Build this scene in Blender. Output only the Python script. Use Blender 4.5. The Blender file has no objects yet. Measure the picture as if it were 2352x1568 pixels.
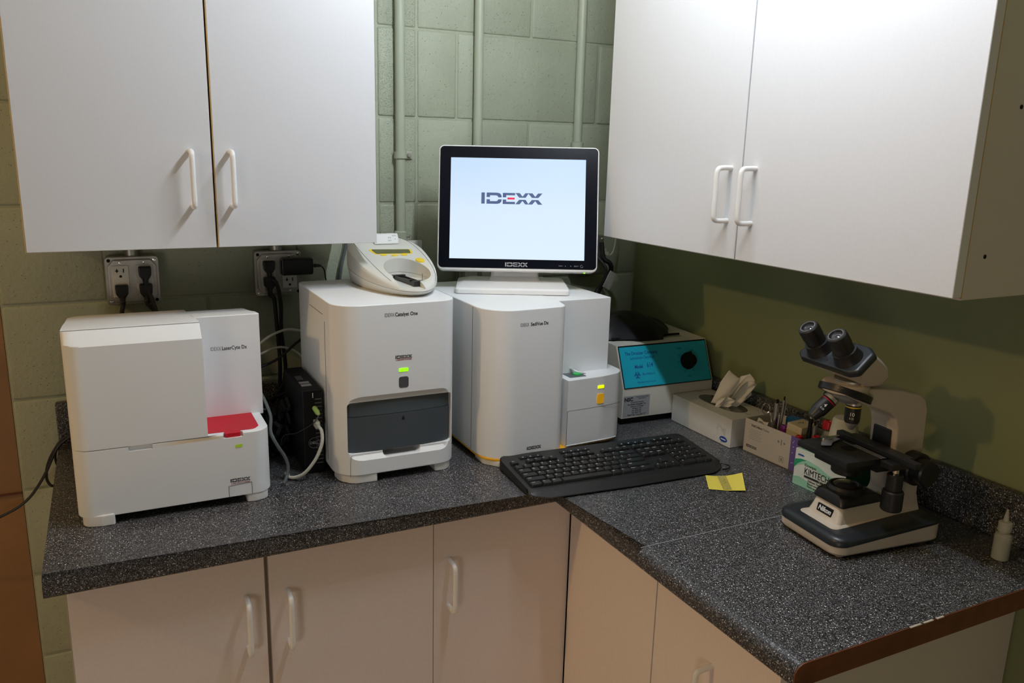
import bpy, bmesh, math, random
from mathutils import Matrix, Vector
random.seed(7)
PI = math.pi
H = 0.91                      # worktop height; all z below are measured from the worktop
scn = bpy.context.scene
COL = scn.collection

# ------------------------------------------------------------------ camera
cam_d = bpy.data.cameras.new('camera')
cam = bpy.data.objects.new('camera', cam_d); COL.objects.link(cam)
cam_d.sensor_width = 36.0
cam_d.lens = 1845.41 / 2352 * 36
cam_d.shift_x = (1176 - 1128.88) / 2352
cam_d.shift_y = (781.80 - 784) / 2352
cam_d.clip_start = 0.02
_r = Vector((0.90300813, -0.4291717, 0.0196969)); _u = Vector((0.08015193, 0.2133329, 0.97368616)); _f = Vector((0.42208055, 0.87766778, -0.22704028))
m = Matrix((_r, _u, -_f)).transposed().to_4x4()
m.translation = Vector((-1.36575, -1.89626, 0.63070 + H))
cam.matrix_world = m
scn.camera = cam

# ------------------------------------------------------------------ world, lights, exposure
scn.view_settings.view_transform = 'Standard'
scn.view_settings.look = 'None'
scn.view_settings.gamma = 1.0
scn.view_settings.use_curve_mapping = False
scn.view_settings.exposure = 0.0
wd = bpy.data.worlds.new('world'); scn.world = wd; wd.use_nodes = True
wd.node_tree.nodes['Background'].inputs[0].default_value = (0.95, 1.0, 0.9, 1)
wd.node_tree.nodes['Background'].inputs[1].default_value = 0.02
def point(name, loc, watts, col, size):
    d = bpy.data.lights.new(name, 'POINT'); d.energy = watts; d.color = col; d.shadow_soft_size = size
    o = bpy.data.objects.new(name, d); COL.objects.link(o); o.location = (loc[0], loc[1], loc[2] + H); return o
for k in range(7):            # seven small lamps in a row under the hanging fixture above the counter corner
    point('fixture_lamp', (-0.67, -0.67 - 0.087 * k, 1.27), 3.55, (0.89, 0.97, 1.06), 0.016)
point('warm_room_lamp', (-4.1, -0.95, 2.0), 72, (1.0, 0.66, 0.29), 0.06)       # warm bulb far across the room
point('low_fill_lamp', (-2.6, -2.9, 0.10), 24, (1.0, 0.90, 0.80), 0.30)          # added unseen warm fill, brightens the device fronts and lower cabinets

# ------------------------------------------------------------------ materials
def mat(name, col, rough=0.5, metal=0.0, bump=None, emit=0.0, var=None, spec=0.5, trans=0.0, coat=0.0, alpha=None, ior=None):
    mt = bpy.data.materials.new(name); mt.use_nodes = True
    nt = mt.node_tree; b = nt.nodes['Principled BSDF']
    c = tuple(col) + (1,)
    b.inputs['Base Color'].default_value = c
    b.inputs['Roughness'].default_value = rough
    b.inputs['Metallic'].default_value = metal
    b.inputs['Specular IOR Level'].default_value = spec
    if coat: b.inputs['Coat Weight'].default_value = coat
    if trans: b.inputs['Transmission Weight'].default_value = trans
    if ior: b.inputs['IOR'].default_value = ior
    if emit:
        b.inputs['Emission Color'].default_value = c
        b.inputs['Emission Strength'].default_value = emit
    if bump or var:
        tc = nt.nodes.new('ShaderNodeTexCoord')
    if bump:
        n = nt.nodes.new('ShaderNodeTexNoise'); n.inputs['Scale'].default_value = bump[0]; n.inputs['Detail'].default_value = 4
        bp = nt.nodes.new('ShaderNodeBump'); bp.inputs['Strength'].default_value = bump[1]; bp.inputs['Distance'].default_value = bump[2] if len(bump) > 2 else 0.001
        nt.links.new(tc.outputs['Object'], n.inputs['Vector']); nt.links.new(n.outputs['Fac'], bp.inputs['Height']); nt.links.new(bp.outputs['Normal'], b.inputs['Normal'])
    if var:
        n2 = nt.nodes.new('ShaderNodeTexNoise'); n2.inputs['Scale'].default_value = var[0]; n2.inputs['Detail'].default_value = 5
        r = nt.nodes.new('ShaderNodeValToRGB'); r.color_ramp.elements[0].position = 0.3; r.color_ramp.elements[1].position = 0.7
        k = var[1]
        r.color_ramp.elements[0].color = tuple(x * (1 - k) for x in col) + (1,)
        r.color_ramp.elements[1].color = tuple(min(1, x * (1 + k)) for x in col) + (1,)
        nt.links.new(tc.outputs['Object'], n2.inputs['Vector']); nt.links.new(n2.outputs['Fac'], r.inputs['Fac']); nt.links.new(r.outputs['Color'], b.inputs['Base Color'])
    return mt

def granite():
    mt = bpy.data.materials.new('speckled_laminate'); mt.use_nodes = True; nt = mt.node_tree; b = nt.nodes['Principled BSDF']
    tc = nt.nodes.new('ShaderNodeTexCoord')
    def ramp(fac, els):
        r = nt.nodes.new('ShaderNodeValToRGB'); nt.links.new(fac, r.inputs['Fac'])
        e = r.color_ramp.elements
        while len(e) < len(els): e.new(0.5)
        for i, (p, c) in enumerate(els): e[i].position = p; e[i].color = c
        return r.outputs['Color']
    def g(v): return (v, v * 1.0, v * 1.04, 1)
    n1 = nt.nodes.new('ShaderNodeTexVoronoi'); n1.inputs['Scale'].default_value = 900
    nt.links.new(tc.outputs['Object'], n1.inputs['Vector'])
    sc_ = nt.nodes.new('ShaderNodeSeparateColor'); nt.links.new(n1.outputs['Color'], sc_.inputs[0])
    base = ramp(sc_.outputs[0], [(0.0, g(0.006)), (0.45, g(0.018)), (0.65, g(0.06)), (0.85, g(0.15)), (0.95, g(0.25)), (1.0, g(0.38))])
    v = nt.nodes.new('ShaderNodeTexVoronoi'); v.inputs['Scale'].default_value = 300; nt.links.new(tc.outputs['Object'], v.inputs['Vector'])
    dots = ramp(v.outputs['Distance'], [(0.18, g(1)), (0.32, g(0))])
    sel = nt.nodes.new('ShaderNodeSeparateColor'); nt.links.new(v.outputs['Color'], sel.inputs[0])
    pick = ramp(sel.outputs[0], [(0.80, g(0)), (0.83, g(1))])
    mul = nt.nodes.new('ShaderNodeMath'); mul.operation = 'MULTIPLY'; nt.links.new(dots, mul.inputs[0]); nt.links.new(pick, mul.inputs[1])
    mx = nt.nodes.new('ShaderNodeMix'); mx.data_type = 'RGBA'
    nt.links.new(mul.outputs[0], mx.inputs['Factor']); nt.links.new(base, mx.inputs['A']); mx.inputs['B'].default_value = (0.72, 0.72, 0.70, 1)
    nt.links.new(mx.outputs['Result'], b.inputs['Base Color'])
    b.inputs['Roughness'].default_value = 0.36
    bp = nt.nodes.new('ShaderNodeBump'); bp.inputs['Strength'].default_value = 0.12; bp.inputs['Distance'].default_value = 0.0003
    nt.links.new(n1.outputs['Distance'], bp.inputs['Height']); nt.links.new(bp.outputs['Normal'], b.inputs['Normal'])
    return mt

def block_paint(name, porous, col=(0.385, 0.415, 0.305)):
    mt = bpy.data.materials.new(name); mt.use_nodes = True; nt = mt.node_tree; b = nt.nodes['Principled BSDF']
    def N(t, **k):
        n = nt.nodes.new(t)
        for a, v in k.items(): n.inputs[a].default_value = v
        return n
    L = nt.links.new
    geo = nt.nodes.new('ShaderNodeNewGeometry')
    def pits(scale, rad, keep):
        v = N('ShaderNodeTexVoronoi', Scale=scale); L(geo.outputs['Position'], v.inputs['Vector'])
        r = nt.nodes.new('ShaderNodeValToRGB'); e = r.color_ramp.elements
        e[0].position = rad * .6; e[0].color = (1, 1, 1, 1); e[1].position = rad; e[1].color = (0, 0, 0, 1)
        L(v.outputs['Distance'], r.inputs['Fac'])
        sp = nt.nodes.new('ShaderNodeSeparateColor'); L(v.outputs['Color'], sp.inputs[0])
        c = nt.nodes.new('ShaderNodeMath'); c.operation = 'LESS_THAN'; c.inputs[1].default_value = keep; L(sp.outputs[0], c.inputs[0])
        m_ = nt.nodes.new('ShaderNodeMath'); m_.operation = 'MULTIPLY'; L(r.outputs['Color'], m_.inputs[0]); L(c.outputs[0], m_.inputs[1])
        return m_.outputs[0]
    p1 = pits(480 if porous else 330, 0.34, 0.42 if porous else 0.035)
    n1 = N('ShaderNodeTexNoise', Scale=95 if porous else 120, Detail=5, Roughness=0.6); L(geo.outputs['Position'], n1.inputs['Vector'])
    n2 = N('ShaderNodeTexNoise', Scale=9, Detail=3); L(geo.outputs['Position'], n2.inputs['Vector'])
    r2 = nt.nodes.new('ShaderNodeValToRGB'); e = r2.color_ramp.elements
    e[0].position = 0.3; e[1].position = 0.7
    e[0].color = tuple(c * 0.95 for c in col) + (1,); e[1].color = tuple(c * 1.05 for c in col) + (1,)
    L(n2.outputs['Fac'], r2.inputs['Fac'])
    mx = nt.nodes.new('ShaderNodeMix'); mx.data_type = 'RGBA'
    L(p1, mx.inputs['Factor']); L(r2.outputs['Color'], mx.inputs['A']); mx.inputs['B'].default_value = tuple(c * 0.42 for c in col) + (1,)
    L(mx.outputs['Result'], b.inputs['Base Color'])
    b.inputs['Roughness'].default_value = 0.5
    ad = nt.nodes.new('ShaderNodeMath'); ad.operation = 'MULTIPLY_ADD'; ad.inputs[1].default_value = -0.9
    L(p1, ad.inputs[0]); L(n1.outputs['Fac'], ad.inputs[2])
    bp = nt.nodes.new('ShaderNodeBump'); bp.inputs['Strength'].default_value = 0.75; bp.inputs['Distance'].default_value = 0.0022
    L(ad.outputs[0], bp.inputs['Height']); L(bp.outputs['Normal'], b.inputs['Normal'])
    return mt

def marbled():
    mt = bpy.data.materials.new('marbled_card'); mt.use_nodes = True; nt = mt.node_tree; b = nt.nodes['Principled BSDF']
    tc = nt.nodes.new('ShaderNodeTexCoord')
    n = nt.nodes.new('ShaderNodeTexNoise'); n.inputs['Scale'].default_value = 16; n.inputs['Detail'].default_value = 8; n.inputs['Distortion'].default_value = 1.2
    nt.links.new(tc.outputs['Object'], n.inputs['Vector'])
    r = nt.nodes.new('ShaderNodeValToRGB'); e = r.color_ramp.elements
    while len(e) < 5: e.new(0.5)
    for i, (p, c) in enumerate([(0.0, (0.60, 0.59, 0.54)), (0.47, (0.66, 0.65, 0.60)), (0.495, (0.30, 0.28, 0.24)), (0.52, (0.66, 0.65, 0.60)), (1.0, (0.56, 0.55, 0.5))]):
        e[i].position = p; e[i].color = c + (1,)
    nt.links.new(n.outputs['Fac'], r.inputs['Fac'])
    n2 = nt.nodes.new('ShaderNodeTexNoise'); n2.inputs['Scale'].default_value = 6
    nt.links.new(tc.outputs['Object'], n2.inputs['Vector'])
    mx = nt.nodes.new('ShaderNodeMix'); mx.data_type = 'RGBA'
    r3 = nt.nodes.new('ShaderNodeValToRGB'); r3.color_ramp.elements[0].position = 0.5; r3.color_ramp.elements[1].position = 0.6
    nt.links.new(n2.outputs['Fac'], r3.inputs['Fac']); nt.links.new(r3.outputs['Color'], mx.inputs['Factor'])
    mx.inputs['A'].default_value = (0.64, 0.63, 0.58, 1); nt.links.new(r.outputs['Color'], mx.inputs['B'])
    nt.links.new(mx.outputs['Result'], b.inputs['Base Color']); b.inputs['Roughness'].default_value = 0.45
    return mt

def screen_mat():
    mt = bpy.data.materials.new('lit_screen'); mt.use_nodes = True; nt = mt.node_tree
    b = nt.nodes['Principled BSDF']; b.inputs['Base Color'].default_value = (0.02, 0.02, 0.02, 1); b.inputs['Roughness'].default_value = 0.4
    tc = nt.nodes.new('ShaderNodeTexCoord'); sp = nt.nodes.new('ShaderNodeSeparateXYZ'); nt.links.new(tc.outputs['Generated'], sp.inputs[0])
    r = nt.nodes.new('ShaderNodeValToRGB'); e = r.color_ramp.elements
    while len(e) < 3: e.new(0.5)
    for i, (p, c) in enumerate([(0, (0.72, 0.86, 0.97)), (0.45, (0.68, 0.82, 0.97)), (1, (0.53, 0.70, 0.93))]): e[i].position = p; e[i].color = c + (1,)
    nt.links.new(sp.outputs['Y'], r.inputs['Fac']); nt.links.new(r.outputs['Color'], b.inputs['Emission Color']); b.inputs['Emission Strength'].default_value = 1.0
    return mt

M = {}
M['white'] = mat('melamine_white', (0.71, 0.715, 0.73), 0.38, bump=(900, 0.03), var=(260, 0.015))
M['lower'] = mat('melamine_almond', (0.88, 0.78, 0.73), 0.42, var=(180, 0.02))
M['carcass'] = mat('melamine_carcass', (0.66, 0.62, 0.55), 0.5)
M['tan'] = mat('worn_edge_tan', (0.55, 0.33, 0.10), 0.6)
M['handle'] = mat('white_enamel', (0.88, 0.87, 0.85), 0.22)
M['device'] = mat('device_plastic', (0.87, 0.885, 0.89), 0.42, bump=(1400, 0.04, 0.0003))
M['device2'] = mat('device_plastic_base', (0.80, 0.79, 0.76), 0.45)
M['seam'] = mat('seam_grey', (0.12, 0.12, 0.12), 0.6)
M['slate'] = mat('slate_plastic', (0.062, 0.074, 0.084), 0.42)
M['slate2'] = mat('slate_plastic_light', (0.085, 0.105, 0.115), 0.42)
M['btn'] = mat('grey_button', (0.08, 0.085, 0.09), 0.35)
M['red'] = mat('red_plastic', (0.52, 0.006, 0.02), 0.5, spec=0.3)
M['orange'] = mat('yellow_orange_plastic', (0.90, 0.45, 0.02), 0.4)
M['lit_orange'] = mat('lit_orange_button', (0.85, 0.42, 0.01), 0.4, emit=0.22)
M['ledg'] = mat('green_led', (0.30, 0.95, 0.01), 0.3, emit=0.9)
M['ledd'] = mat('dim_green_led', (0.30, 0.45, 0.03), 0.3, emit=0.25)
M['ledy'] = mat('yellow_led', (0.75, 0.9, 0.0), 0.3, emit=0.9)
M['black'] = mat('black_plastic', (0.006, 0.006, 0.007), 0.35, spec=0.35)
M['bezel'] = mat('bezel_black', (0.004, 0.005, 0.009), 0.22, spec=0.3)
M['blackm'] = mat('black_matte', (0.005, 0.005, 0.005), 0.6, spec=0.25)
M['rubber'] = mat('black_rubber', (0.012, 0.012, 0.012), 0.55)
M['key'] = mat('key_black', (0.014, 0.014, 0.015), 0.40)
M['kbody'] = mat('keyboard_black', (0.016, 0.016, 0.017), 0.36, bump=(1500, 0.15, 0.0003))
M['ink'] = mat('ink_dark', (0.02, 0.022, 0.03), 0.5)
M['inkg'] = mat('ink_grey', (0.22, 0.22, 0.23), 0.5)
M['inkr'] = mat('ink_red', (0.35, 0.03, 0.04), 0.5)
M['inkw'] = mat('ink_white', (0.75, 0.75, 0.75), 0.5)
M['inkb'] = mat('ink_blue', (0.01, 0.06, 0.30), 0.5)
M['silver'] = mat('silver_print', (0.35, 0.36, 0.38), 0.4)
M['cable_b'] = mat('black_cable', (0.008, 0.008, 0.008), 0.45)
M['cable_w'] = mat('white_cable', (0.62, 0.60, 0.50), 0.5)
M['cable_g'] = mat('grey_cable', (0.10, 0.11, 0.11), 0.5)
M['steel'] = mat('galvanised_steel', (0.42, 0.41, 0.38), 0.42, metal=0.85, var=(40, 0.15))
M['satin'] = mat('satin_metal', (0.72, 0.70, 0.66), 0.35, metal=0.8)
M['chrome'] = mat('chrome', (0.8, 0.8, 0.8), 0.15, metal=1.0)
M['outlet'] = mat('outlet_white', (0.66, 0.65, 0.60), 0.4)
M['ivory'] = mat('printer_ivory', (0.70, 0.69, 0.63), 0.42)
M['yellow'] = mat('yellow_keys', (0.90, 0.65, 0.03), 0.4)
M['lcd'] = mat('lcd_olive', (0.10, 0.11, 0.045), 0.2)
M['paper'] = mat('white_paper', (0.82, 0.82, 0.80), 0.7)
M['tissue'] = mat('tissue_paper', (0.80, 0.77, 0.70), 0.9, bump=(120, 0.2))
M['beige'] = mat('microscope_cream', (0.60, 0.52, 0.42), 0.35)
M['navy'] = mat('microscope_blueblack', (0.017, 0.021, 0.025), 0.38)
M['scope'] = mat('microscope_black', (0.012, 0.012, 0.013), 0.38)
M['glass'] = mat('lens_glass', (0.03, 0.03, 0.04), 0.05, coat=1.0)
M['cyan'] = mat('cyan_panel', (0.012, 0.42, 0.56), 0.35)
M['cent'] = mat('centrifuge_white', (0.62, 0.60, 0.53), 0.4)
M['bag'] = mat('black_cover', (0.006, 0.006, 0.008), 0.33, spec=0.4)
M['boxw'] = mat('carton_white', (0.62, 0.58, 0.52), 0.6)
M['purple'] = mat('carton_purple', (0.17, 0.11, 0.40), 0.6)
M['cardin'] = mat('carton_inside', (0.38, 0.32, 0.24), 0.8)
M['kimw'] = mat('carton_pale', (0.66, 0.70, 0.64), 0.5)
M['kimg'] = mat('carton_green', (0.02, 0.30, 0.13), 0.5)
M['kimg2'] = mat('carton_light_green', (0.30, 0.58, 0.40), 0.5)
M['kimdk'] = mat('carton_dark_green', (0.006, 0.11, 0.06), 0.5)
M['sticky'] = mat('sticky_yellow', (0.85, 0.70, 0.10), 0.7)
M['tape'] = mat('translucent_tape_olive', (0.50, 0.42, 0.10), 0.3)
M['bluep'] = mat('blue_plastic', (0.01, 0.14, 0.42), 0.4)
M['redp'] = mat('red_cap', (0.50, 0.01, 0.02), 0.35)
M['purplep'] = mat('purple_cap', (0.18, 0.01, 0.20), 0.35)
M['orangep'] = mat('orange_tip', (0.8, 0.12, 0.02), 0.4)
M['card'] = mat('small_box_cream', (0.60, 0.52, 0.33), 0.7)
M['plas'] = mat('frosted_plastic', (0.75, 0.75, 0.66), 0.3, trans=0.6, ior=1.3)
M['clear'] = mat('clear_plastic', (0.85, 0.88, 0.88), 0.08, trans=0.92, ior=1.2)
M['liquid'] = mat('pale_liquid', (0.42, 0.40, 0.22), 0.25, trans=0.3)
M['wood'] = mat('brown_end_strip', (0.13, 0.038, 0.014), 0.5, var=(30, 0.25))
M['chip'] = mat('bare_chipboard', (0.55, 0.48, 0.38), 0.8)
M['granite'] = granite()
M['block'] = block_paint('painted_block', False)
M['blockp'] = block_paint('painted_block_porous', True)
M['mortar'] = mat('painted_mortar', (0.38, 0.41, 0.30), 0.6, bump=(120, 0.6, 0.003))
M['pipe'] = mat('painted_pipe', (0.43, 0.465, 0.35), 0.42)
M['wallr'] = mat('olive_wall_paint', (0.23, 0.26, 0.125), 0.6, bump=(60, 0.05), var=(3, 0.05))
M['door'] = mat('brown_door_wood', (0.30, 0.16, 0.065), 0.5, var=(8, 0.12))
M['floor'] = mat('floor_vinyl', (0.50, 0.36, 0.23), 0.5, var=(5, 0.1))
M['ceil'] = mat('ceiling_paint', (0.70, 0.70, 0.66), 0.8)
M['marble'] = marbled()
M['film'] = mat('grey_film', (0.10, 0.095, 0.085), 0.2)
M['screen'] = screen_mat()
M['slogo'] = mat('screen_logo_blue', (0.060, 0.085, 0.165), 0.6, emit=0.7, spec=0.1)
M['slogor'] = mat('screen_logo_red', (0.55, 0.015, 0.05), 0.6, emit=0.7, spec=0.1)

# ------------------------------------------------------------------ geometry kit
I4 = Matrix.Identity(4)
def basis(o, u, v):
    u = Vector(u).normalized(); v = Vector(v); w = u.cross(v).normalized(); v = w.cross(u).normalized()
    mm = Matrix((u, v, w)).transposed().to_4x4(); mm.translation = Vector(o); return mm
def front(x=0, y=0, z=0): return basis((x, y, z), (1, 0, 0), (0, 0, 1))       # faces -y
def sideL(x=0, y=0, z=0): return basis((x, y, z), (0, -1, 0), (0, 0, 1))      # faces -x
def top(x=0, y=0, z=0): return basis((x, y, z), (1, 0, 0), (0, 1, 0))
def T(x, y, z): return Matrix.Translation((x, y, z))
def R(a, ax): return Matrix.Rotation(math.radians(a), 4, ax)

def rpoly(pts, r, seg=5):
    n = len(pts); out = []
    rs = r if isinstance(r, (list, tuple)) else [r] * n
    for i in range(n):
        p = Vector(pts[i]); a = Vector(pts[i - 1]) - p; b = Vector(pts[(i + 1) % n]) - p
        rr = rs[i]
        if rr <= 0: out.append(tuple(p)); continue
        ang = a.angle(b); d = rr / math.tan(ang / 2)
        d = min(d, a.length * 0.49, b.length * 0.49); rr2 = d * math.tan(ang / 2)
        a.normalize(); b.normalize()
        c = p + (a + b).normalized() * (rr2 / math.sin(ang / 2))
        s = p + a * d - c; e = p + b * d - c
        tot = s.angle(e); cr = s.x * e.y - s.y * e.x; sg = 1 if cr > 0 else -1
        for k in range(seg + 1):
            t = sg * tot * k / seg; cs, sn = math.cos(t), math.sin(t)
            out.append((c.x + s.x * cs - s.y * sn, c.y + s.x * sn + s.y * cs))
    return out
def rrect(x0, x1, y0, y1, r=0, seg=5):
    return rpoly([(x0, y0), (x1, y0), (x1, y1), (x0, y1)], r, seg)
def circ(r, n=24, cx=0, cy=0, ry=None):
    return [(cx + r * math.cos(2 * PI * i / n), cy + (ry or r) * math.sin(2 * PI * i / n)) for i in range(n)]

class G:
    def __init__(s): s.bm = bmesh.new()
    def add(s, bm, mx=None):
        if mx is not None: bm.transform(mx)
        me = bpy.data.meshes.new('t'); bm.to_mesh(me); bm.free(); s.bm.from_mesh(me); bpy.data.meshes.remove(me); return s
    def prism(s, poly, z0, z1, mx=None, bev=0, seg=2, which='all'):
        bm = bmesh.new()
        a = [bm.verts.new((x, y, z0)) for x, y in poly]; b = [bm.verts.new((x, y, z1)) for x, y in poly]
        n = len(poly)
        area = sum(poly[i - 1][0] * poly[i][1] - poly[i][0] * poly[i - 1][1] for i in range(n))
        fl = area < 0
        bm.faces.new(a if fl else a[::-1]); bm.faces.new(b[::-1] if fl else b)
        for i in range(n):
            j = (i + 1) % n; q = (a[i], a[j], b[j], b[i]); bm.faces.new(q[::-1] if fl else q)
        bm.normal_update()
        if bev:
            es = []
            for e in bm.edges:
                if len(e.link_faces) == 2 and e.calc_face_angle(0) > 0.6:
                    zs = [v.co.z for v in e.verts]
                    if which == 'all' or (which == 'top' and min(zs) > (z0 + z1) / 2) or (which == 'caps' and abs(zs[0] - zs[1]) < 1e-9): es.append(e)
            bmesh.ops.bevel(bm, geom=es, offset=bev, segments=seg, affect='EDGES', profile=0.5, clamp_overlap=True)
        return s.add(bm, mx)
    def box(s, x0, x1, y0, y1, z0, z1, bev=0, mx=None, seg=2):
        return s.prism([(x0, y0), (x1, y0), (x1, y1), (x0, y1)], z0, z1, mx, bev, seg)
    def loft(s, rings, caps=(True, True), closed=True, mx=None):
        bm = bmesh.new(); vs = [[bm.verts.new(p) for p in r] for r in rings]; n = len(rings[0])
        for a, b in zip(vs, vs[1:]):
            for i in range(n if closed else n - 1):
                j = (i + 1) % n
                bm.faces.new((a[i], a[j], b[j], b[i]))
        if caps[0]: bm.faces.new(vs[0][::-1])
        if caps[1]: bm.faces.new(vs[-1])
        bmesh.ops.recalc_face_normals(bm, faces=bm.faces)
        return s.add(bm, mx)
    def lathe(s, prof, n=24, mx=None, sx=1, sy=1):
        rings = [[(r * sx * math.cos(2 * PI * i / n), r * sy * math.sin(2 * PI * i / n), z) for i in range(n)] for r, z in prof]
        return s.loft(rings, mx=mx)
    def cyl(s, p0, p1, r0, r1=None, n=16):
        p0, p1 = Vector(p0), Vector(p1); d = p1 - p0
        q = d.to_track_quat('Z', 'Y').to_matrix().to_4x4(); q.translation = p0
        return s.lathe([(r0, 0), (r0 if r1 is None else r1, d.length)], n, q)
    def axlathe(s, p0, p1, prof, n=24):
        p0, p1 = Vector(p0), Vector(p1); q = (p1 - p0).to_track_quat('Z', 'Y').to_matrix().to_4x4(); q.translation = p0
        return s.lathe(prof, n, q)
    def tube(s, pts, r, n=8, smooth=6, taper=None):
        P = [Vector(p) for p in pts]
        if smooth and len(P) > 2:
            Q = []
            E_ = [P[0] * 2 - P[1]] + P + [P[-1] * 2 - P[-2]]
            for i in range(1, len(E_) - 2):
                a, b, c, d = E_[i - 1:i + 3]
                for k in range(smooth):
                    t = k / smooth
                    Q.append(0.5 * ((2 * b) + (c - a) * t + (2 * a - 5 * b + 4 * c - d) * t * t + (3 * b - a - 3 * c + d) * t ** 3))
            Q.append(P[-1]); P = Q
        rings = []; up = None
        for i, p in enumerate(P):
            d = (P[min(i + 1, len(P) - 1)] - P[max(i - 1, 0)]).normalized()
            if up is None: up = d.orthogonal().normalized()
            up = (up - d * up.dot(d)).normalized(); sd = d.cross(up)
            rings.append([tuple(p + (up * math.cos(2 * PI * k / n) + sd * math.sin(2 * PI * k / n)) * r) for k in range(n)])
        return s.loft(rings)
    def poly(s, pts, mx=None, th=0.0003):
        bm = bmesh.new(); f = bm.faces.new([bm.verts.new((x, y, 0)) for x, y in pts]); bm.normal_update()
        if f.normal.z < 0: f.normal_flip()
        bmesh.ops.triangulate(bm, faces=[f])
        r = bmesh.ops.extrude_face_region(bm, geom=bm.faces[:])
        bmesh.ops.translate(bm, verts=[v for v in r['geom'] if isinstance(v, bmesh.types.BMVert)], vec=(0, 0, th))
        return s.add(bm, mx)
    def grid(s, f, nu, nv):
        bm = bmesh.new(); vs = [[bm.verts.new(f(i / nu, j / nv)) for j in range(nv + 1)] for i in range(nu + 1)]
        for i in range(nu):
            for j in range(nv): bm.faces.new((vs[i][j], vs[i + 1][j], vs[i + 1][j + 1], vs[i][j + 1]))
        return s.add(bm)
    def mesh(s, name, m, smooth=35):
        me = bpy.data.meshes.new(name)
        bmesh.ops.remove_doubles(s.bm, verts=s.bm.verts, dist=1e-7)
        s.bm.to_mesh(me); s.bm.free(); me.materials.append(M[m] if isinstance(m, str) else m)
        if smooth and me.polygons:
            me.polygons.foreach_set('use_smooth', [True] * len(me.polygons)); me.set_sharp_from_angle(angle=math.radians(smooth))
        return me
    def build(s, name, m, parent=None, smooth=35, loc=None, label=None):
        o = bpy.data.objects.new(name, s.mesh(name, m, smooth)); COL.objects.link(o)
        if parent is not None: o.parent = parent
        if loc is not None: o.location = loc
        if label: o['label'] = label
        if smooth: wn(o)
        return o

def wn(o):
    md = o.modifiers.new('wn', 'WEIGHTED_NORMAL'); md.keep_sharp = True; md.weight = 50; md.mode = 'FACE_AREA'

def cut(o, *cutters):
    """subtract cutter geometry (G objects) from mesh object o, keeping its material"""
    for g in cutters:
        c = bpy.data.objects.new('cutter', g.mesh('cutter', 'black', 0)); COL.objects.link(c)
        c.matrix_world = o.matrix_world if o.parent is None else I4
        t = bpy.data.objects.new('tmp', o.data); COL.objects.link(t)
        c.matrix_world = I4
        md = t.modifiers.new('b', 'BOOLEAN'); md.object = c; md.operation = 'DIFFERENCE'; md.solver = 'EXACT'
        dg = bpy.context.evaluated_depsgraph_get(); dg.update()
        me = bpy.data.meshes.new_from_object(t.evaluated_get(dg))
        mt = o.data.materials[0]
        me.materials.clear(); me.materials.append(mt)
        for p in me.polygons: p.material_index = 0
        me.polygons.foreach_set('use_smooth', [True] * len(me.polygons)); me.set_sharp_from_angle(angle=math.radians(35))
        o.data = me
        bpy.data.objects.remove(t); bpy.data.objects.remove(c)
    return o

def thing(name, label, cat, loc=(0, 0, 0), rz=0, group=None):
    o = bpy.data.objects.new(name, None); COL.objects.link(o); o.empty_display_size = 0.05
    o.location = (loc[0], loc[1], loc[2] + H); o.rotation_euler = (0, 0, math.radians(rz))
    o['label'] = label; o['category'] = cat
    if group: o['group'] = group
    return o
def tag(o, label, cat, group=None):
    o.location.z += H
    o['label'] = label; o['category'] = cat
    if group: o['group'] = group
    return o
def struct(o):
    o['kind'] = 'structure'; o.location.z += H; return o

def text(s, size, mx, m, parent, name='lettering', align='CENTER', bold=0.0, shear=0.0, th=0.0002, sx=1.0, res=3, label=None, w=None):
    cu = bpy.data.curves.new('t', 'FONT'); cu.body = s; cu.size = size; cu.align_x = align; cu.align_y = 'CENTER'
    cu.offset = bold * size; cu.shear = shear; cu.extrude = th; cu.resolution_u = res
    t = bpy.data.objects.new('t', cu); COL.objects.link(t)
    dg = bpy.context.evaluated_depsgraph_get(); dg.update()
    me = bpy.data.meshes.new_from_object(t.evaluated_get(dg)); bpy.data.objects.remove(t); bpy.data.curves.remove(cu)
    if w and len(me.vertices):
        xs_ = [v.co.x for v in me.vertices]; sx = w / max(1e-6, max(xs_) - min(xs_))
    me.transform(mx @ Matrix.Diagonal((sx, 1, 1, 1)))
    me.materials.clear(); me.materials.append(M[m]); me.name = name
    if parent == 'mesh': return me
    o = bpy.data.objects.new(name, me); COL.objects.link(o); o.parent = parent
    if label: o['label'] = label
    return o

def logo(width, mx, m, mred, parent, sub=None):
    """the split-letter wordmark, centred on mx"""
    k = width / 1640.0
    def P(pts): return [((x - 820) * k, (y - 150) * k) for x, y in pts]
    up = [[(140, 300), (420, 300), (490, 286), (530, 250), (545, 200), (545, 176), (452, 176), (440, 212), (400, 228), (232, 228), (232, 180), (140, 180)],
          [(575, 300), (905, 300), (905, 238), (668, 238), (668, 180), (575, 180)],
          [(915, 300), (1030, 300), (1105, 208), (1180, 300), (1272, 300), (1262, 288), (1190, 178), (1015, 178)],
          [(1272, 300), (1370, 300), (1448, 208), (1522, 300), (1640, 300), (1530, 178), (1358, 178), (1262, 288)]]
    g = G(); g.poly(P([(0, 0), (92, 0), (92, 300), (0, 300)]), mx)
    for q in up:
        g.poly(P(q), mx); g.poly(P([(x, 300 - y) for x, y in q]), mx)
    if not mred: g.poly(P([(700, 130), (895, 130), (895, 172), (700, 172)]), mx)
    o = g.build('logo', m, parent, 0)
    if mred: G().poly(P([(700, 125), (895, 125), (895, 175), (700, 175)]), mx).build('logo_bar', mred, parent, 0, label='red bar of the logo')
    if sub: text('LABORATORIES', width * 0.115, mx @ T(0, -width * 0.17, 0), sub, parent, sx=1.18, bold=0.01)
    return o

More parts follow.
